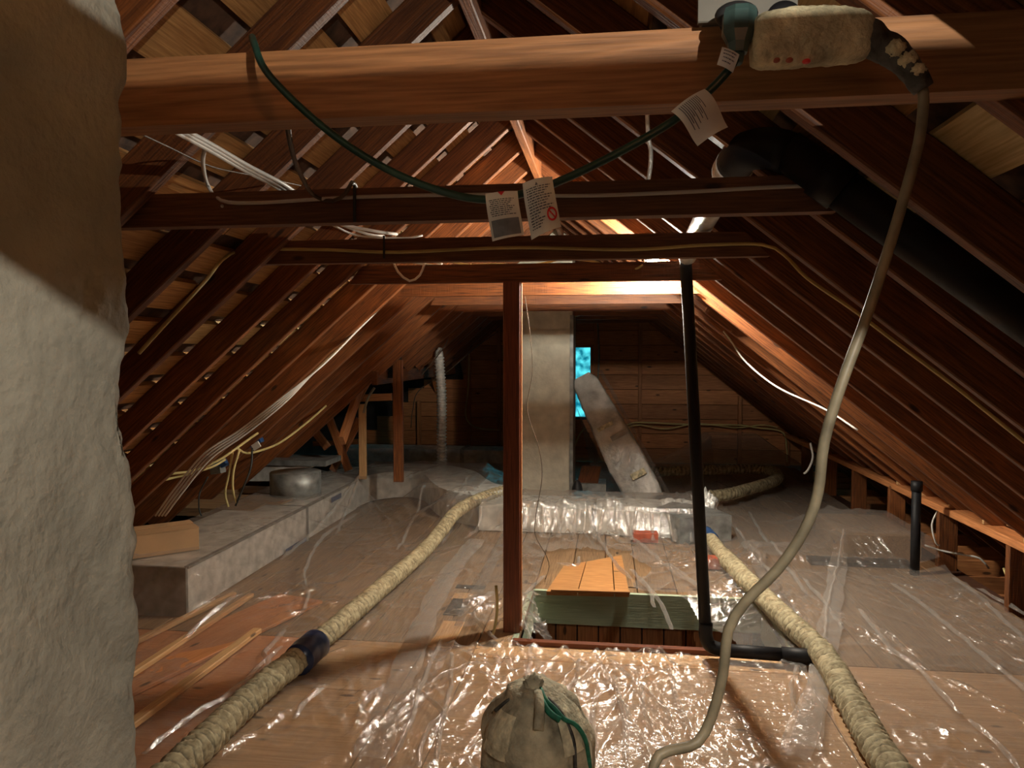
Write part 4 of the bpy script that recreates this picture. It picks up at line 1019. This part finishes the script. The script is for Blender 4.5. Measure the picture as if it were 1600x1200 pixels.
cable('cable', [(700, 408, 4.2), (735, 414, 4.1), (770, 413, 4.0), (830, 414, 3.85), (880, 404, 3.72)], .006, 'yellow_cable', 'yellow cable lying on the fourth beam')
cable('cable', [(449, 184, 1.3), (452, 215, 1.35), (465, 262, 1.6), (490, 305, 1.88), (520, 314, 1.89), (540, 302, 1.89), (550, 285, 1.89), (556, 292, 1.93)], .0055, 'brown_cable', 'dark brown cable looped before the second beam')
cable('cable', [(207, 203, 1.5), (260, 228, 1.7), (330, 260, 1.9), (400, 275, 2.1), (470, 290, 2.4)], .0022, 'brown_cable', 'thin dark wire sagging at the upper left')
cable('cable', [(820, 462, 4.44), (828, 520, 4.44), (832, 580, 4.44), (824, 640, 4.44), (842, 700, 4.44), (847, 745, 4.44), (838, 800, 4.44), (836, 835, 4.44), (852, 865, 4.44), (858, 885, 4.5), (852, 905, 4.44)], .0024, 'brown_cable', 'thin wire dangling in front of the far chimney')
cable('cable', [(1110, 492, 5.6), (1140, 530, 5.3), (1165, 565, 5.0), (1215, 605, 4.7), (1290, 640, 4.45), (1340, 672, 4.3)], .0055, 'white_cable', 'white cable drooping below the right rafters')
YB = Y_BACK - .10
cable('cable', [(733, 530, YB), (732, 600, YB), (728, 650, YB), (745, 668, YB), (780, 672, YB)], .008, 'yellow_cable', 'cable down the gable wall left of the post')
cable('cable', [(978, 664, YB), (1000, 660, YB - .02), (1070, 663, YB), (1150, 664, YB), (1180, 668, YB), (1222, 675, YB), (1229, 700, YB), (1230, 722, YB)], .010, 'yellow_cable', 'upper yellow cable strung across the gable wall')
cable('cable', [(978, 668, YB), (1000, 664, YB - .02), (1040, 670, YB), (1090, 662, YB), (1150, 668, YB), (1190, 664, YB), (1215, 668, YB)], .008, 'yellow_cable', 'lower yellow cable strung across the gable wall')
cable('cable', [(934, 505, YB), (936, 560, YB), (932, 620, YB)], .010, 'beige_cord', 'beige cable hanging right of the gable window')
cable('cable', [(897, 700, YB), (905, 680, YB), (915, 668, YB)], .010, 'yellow_cable', 'short cable below the gable window')
cable('cable', [(897, 495, 7.6), (925, 488, 7.6)], .006, 'yellow_cable', 'short staple-held cable above the gable window')
cable('cable', [(775, 915, 3.6), (777, 950, 3.6), (772, 985, 3.58), (765, 1002, 3.55)], .0075, 'yellow_cable', 'yellow cable stub rising beside the wooden post')
cable('cable', [(1266, 692, 6.6), (1270, 715, 6.6), (1262, 735, 6.6), (1256, 740, 6.6)], .009, 'white_cable', 'white cable curve at the knee wall rear')
cable('cable', [(1465, 798, 5.0), (1456, 820, 5.0), (1462, 848, 5.0), (1468, 852, 5.0)], .006, 'white_cable', 'white cable loop behind the knee wall studs')
cable('cable', [(1445, 852, 5.1), (1470, 860, 5.1), (1500, 866, 5.05), (1530, 872, 5.0), (1545, 888, 5.0)], .006, 'white_cable', 'white cable running behind the knee wall')
cable('cable', [(1568, 888, 4.5), (1575, 905, 4.45), (1582, 918, 4.4)], .006, 'yellow_cable', 'short cable at the nearest knee wall stud')
cable('cable', [(660, 585, 7.0), (690, 548, 7.3), (700, 530, 7.3)], .005, 'brown_cable', 'thin cord tied to the silver hose top')
cable('cable', [(778, 518, 8.2), (740, 545, 8.2), (700, 580, 8.0), (655, 610, 7.6), (645, 640, 7.4), (642, 668, 7.4)], .005, 'brown_cable', 'thin wire hanging from the rear left rafters')
cable('cable', [(213, 760, 4.2), (260, 742, 4.3), (300, 736, 4.4), (340, 720, 4.5), (370, 700, 4.6), (395, 682, 4.8), (420, 666, 5.0)], .008, 'yellow_cable', 'upper yellow cable across the lower left rafters')
cable('cable', [(213, 768, 4.2), (250, 752, 4.3), (290, 742, 4.4), (330, 730, 4.5), (352, 718, 4.6)], .008, 'yellow_cable', 'lower yellow cable across the lower left rafters')
cable('cable', [(370, 700, 4.6), (385, 708, 4.7), (410, 703, 4.9), (440, 690, 5.2), (480, 660, 5.5), (520, 625, 5.8), (552, 600, 6.0)], .008, 'yellow_cable', 'yellow cable running along the left roof edge')
cable('cable', [(364, 702, 4.62), (358, 740, 4.6), (352, 770, 4.6), (357, 792, 4.6)], .008, 'yellow_cable', 'left yellow cable dropping from the blue junction box')
cable('cable', [(374, 704, 4.6), (365, 735, 4.6), (364, 765, 4.6), (370, 786, 4.6)], .008, 'yellow_cable', 'right yellow cable dropping from the blue junction box')
cable('cable', [(394, 700, 4.7), (392, 730, 4.65), (380, 762, 4.6), (368, 790, 4.6)], .007, 'black_rubber', 'black cable dropping from the blue junction box')
cable('cable', [(325, 745, 4.6), (312, 770, 4.6), (311, 795, 4.5), (315, 806, 4.5)], .005, 'black_rubber', 'black cable dropping from the lower blue clamp')
cable('cable', [(568, 645, 6.3), (575, 622, 6.3), (585, 606, 6.3)], .012, 'beige_cord', 'beige cables bent over the honey-coloured stud')
# cable ties / straps on beams
for (px, py0, py1, Y, lb_) in ((554, 290, 347, CY[3] - .014, 'dark strap around the second beam'), (600, 368, 404, CY[4] - .014, 'dark strap around the third beam')):
    a = at(px, py0, Y); b_ = at(px, py1, Y)
    o = board('strap', a, b_, (.008, 0, 0), (0, .004, 0), 'black_rubber'); tag(o, lb_, 'strap')
# conduit hanging from the ridge
cable('conduit', [(1006, -30, 1.9), (1008, 0, 1.95), (1015, 18, 2.0), (1010, 32, 2.0), (1010, 60, 2.05), (1011, 160, 2.2), (1013, 215, 2.3), (1017, 235, 2.3), (1016, 262, 2.3), (1012, 285, 2.3)], .0065, 'foil', 'thin shiny conduit hanging above the second beam')
# blue junction boxes at left
def jb(px, py, Y, s, label, face):
    c = at(px, py, Y); t = empty('junction_box', c, label=label, cat='junction box')
    board('box_body', c + Vector((-s, 0, -s * .4)), c + Vector((s, 0, s * .55)), Vector((-.5, 0, 1)).normalized() * s * 1.2, (0, s * 1.0, 0), 'blue_plastic', t)
    if face:
        board('face_plate', c + Vector((s * .35, -.02 - s * .5, -s * .75)), c + Vector((s * 1.25, -.02 - s * .5, -s * .1)), Vector((-.5, 0, 1)).normalized() * s * .8, (0, .01, 0), 'white_cable', t)
    else:
        board('grey_bracket', c + Vector((-s * 1.3, 0, -s)), c + Vector((s * .5, 0, -s * .4)), (0, 0, .05), (0, .06, 0), 'dull_metal', t)
jb(396, 690, 4.9, .055, 'blue junction box with white face at left', True)
jb(344, 727, 4.8, .045, 'lower blue clamp on grey bracket at left', False)
# small screws on the beams
for (px, py, Y, lb_) in ((347, 322, CY[3] - .002, 'small screw head left on the second beam'), (1310, 304, CY[3] - .002, 'small screw head right on the second beam')):
    o = blob('screw', at(px, py, Y), (.005, .003, .005), 'foil', None, amp=0, nu=10, nv=6); tag(o, lb_, 'screw')
# nails shown on the floor, tape scraps
for (px, py, lb_) in ((437, 852, 'blue tape scrap under the left duct edge'), (504, 780, 'blue tape scrap on the left duct top')):
    a = at(px, py, 4.9 if px < 450 else 5.9)
    if px < 450: a = Vector((-2.205, 4.95, .03)); o = board('tape_scrap', a + Vector((0, -.15, 0)), a + Vector((0, .2, .0)), (0, 0, .03), (.003, 0, 0), 'blue_plastic')
    else: a = Vector((-2.205, 5.75, .215)); o = board('tape_scrap', a + Vector((0, -.1, 0)), a + Vector((0, .12, .0)), (0, 0, .04), (.003, 0, 0), 'blue_plastic')
    tag(o, lb_, 'tape')
box('foil_label', (at(570, 779, 7.2).x, 6.92, .17), (at(592, 779, 7.2).x, 6.93, .195), 'white_cable').name = 'paper_scrap'
tag(bpy.data.objects['paper_scrap'], 'small pale paper scrap on the curved duct bend', 'paper')

# ------------------------------------------------------------------ canvas bundle in the foreground
cb = empty('canvas_bundle', (-.215, 2.26, 0), label='round grimy canvas bundle tied with green twine, bottom centre', cat='bundle')
def pleat(th, ph): return 1 + .035 * math.sin(ph * 9) * math.sin(th) ** 2 + (.06 if th < .5 else 0)
CB = Vector((-.215, 2.26, .165)); RAD = (.178, .178, .20)
blob('bundle_body', CB, RAD, 'canvas', cb, nu=72, nv=44, amp=.10, fr=2.6, f=pleat)
blob('gathered_neck', CB + Vector((-.012, -.02, .205)), (.032, .030, .035), 'canvas', cb, amp=.5, fr=4, nu=30, nv=18)
def on(th, ph, k=1.02): return CB + Vector((math.sin(th) * math.cos(ph) * RAD[0] * k, math.sin(th) * math.sin(ph) * RAD[1] * k, math.cos(th) * RAD[2] * k))
def strapc(name, pts, r, mat): return tube(name, [on(*p) for p in pts], r, mat, cb, sides=8, step=.012)
strapc('cord', [(.15, -1.6), (.35, -2.3), (.6, -2.6), (.85, -2.75)], .006, 'canvas_dark')
strapc('cord', [(.15, -1.5), (.4, -1.0), (.7, -.8), (1.1, -.75), (1.5, -.8)], .006, 'canvas_dark')
strapc('twine', [(.2, -1.2, 1.05), (.45, -1.15, 1.06), (.62, -.98, 1.07), (.8, -.85, 1.07), (.95, -.6, 1.06), (1.2, -.5, 1.06), (1.6, -.45, 1.05)], .007, 'twine')
strapc('twine', [(.45, -1.3, 1.05), (.66, -1.15, 1.06), (.8, -.95, 1.07)], .010, 'twine')
def flap(name, th0, th1, ph0, ph1, mat, k=1.03):
    vs = []; fs = []; n_ = 14
    for i in range(n_ + 1):
        for j in range(n_ + 1):
            th = th0 + (th1 - th0) * i / n_; ph = ph0 + (ph1 - ph0) * j / n_
            vs.append(on(th, ph, k + .02 * noise.noise(Vector((th * 6, ph * 6, 1)))))
    for i in range(n_):
        for j in range(n_): a = i * (n_ + 1) + j; fs.append((a, a + 1, a + n_ + 2, a + n_ + 1))
    mesh(name, vs, fs, mat, cb, smooth=True)
flap('pale_patch', .25, 1.3, -1.0, -.15, 'canvas_light'); flap('pale_patch', .75, 1.4, -2.6, -2.0, 'canvas_light')
strapc('tube_stub', [(.3, -1.45, 1.05), (.55, -1.4, 1.07), (.9, -1.45, 1.06)], .016, 'canvas')
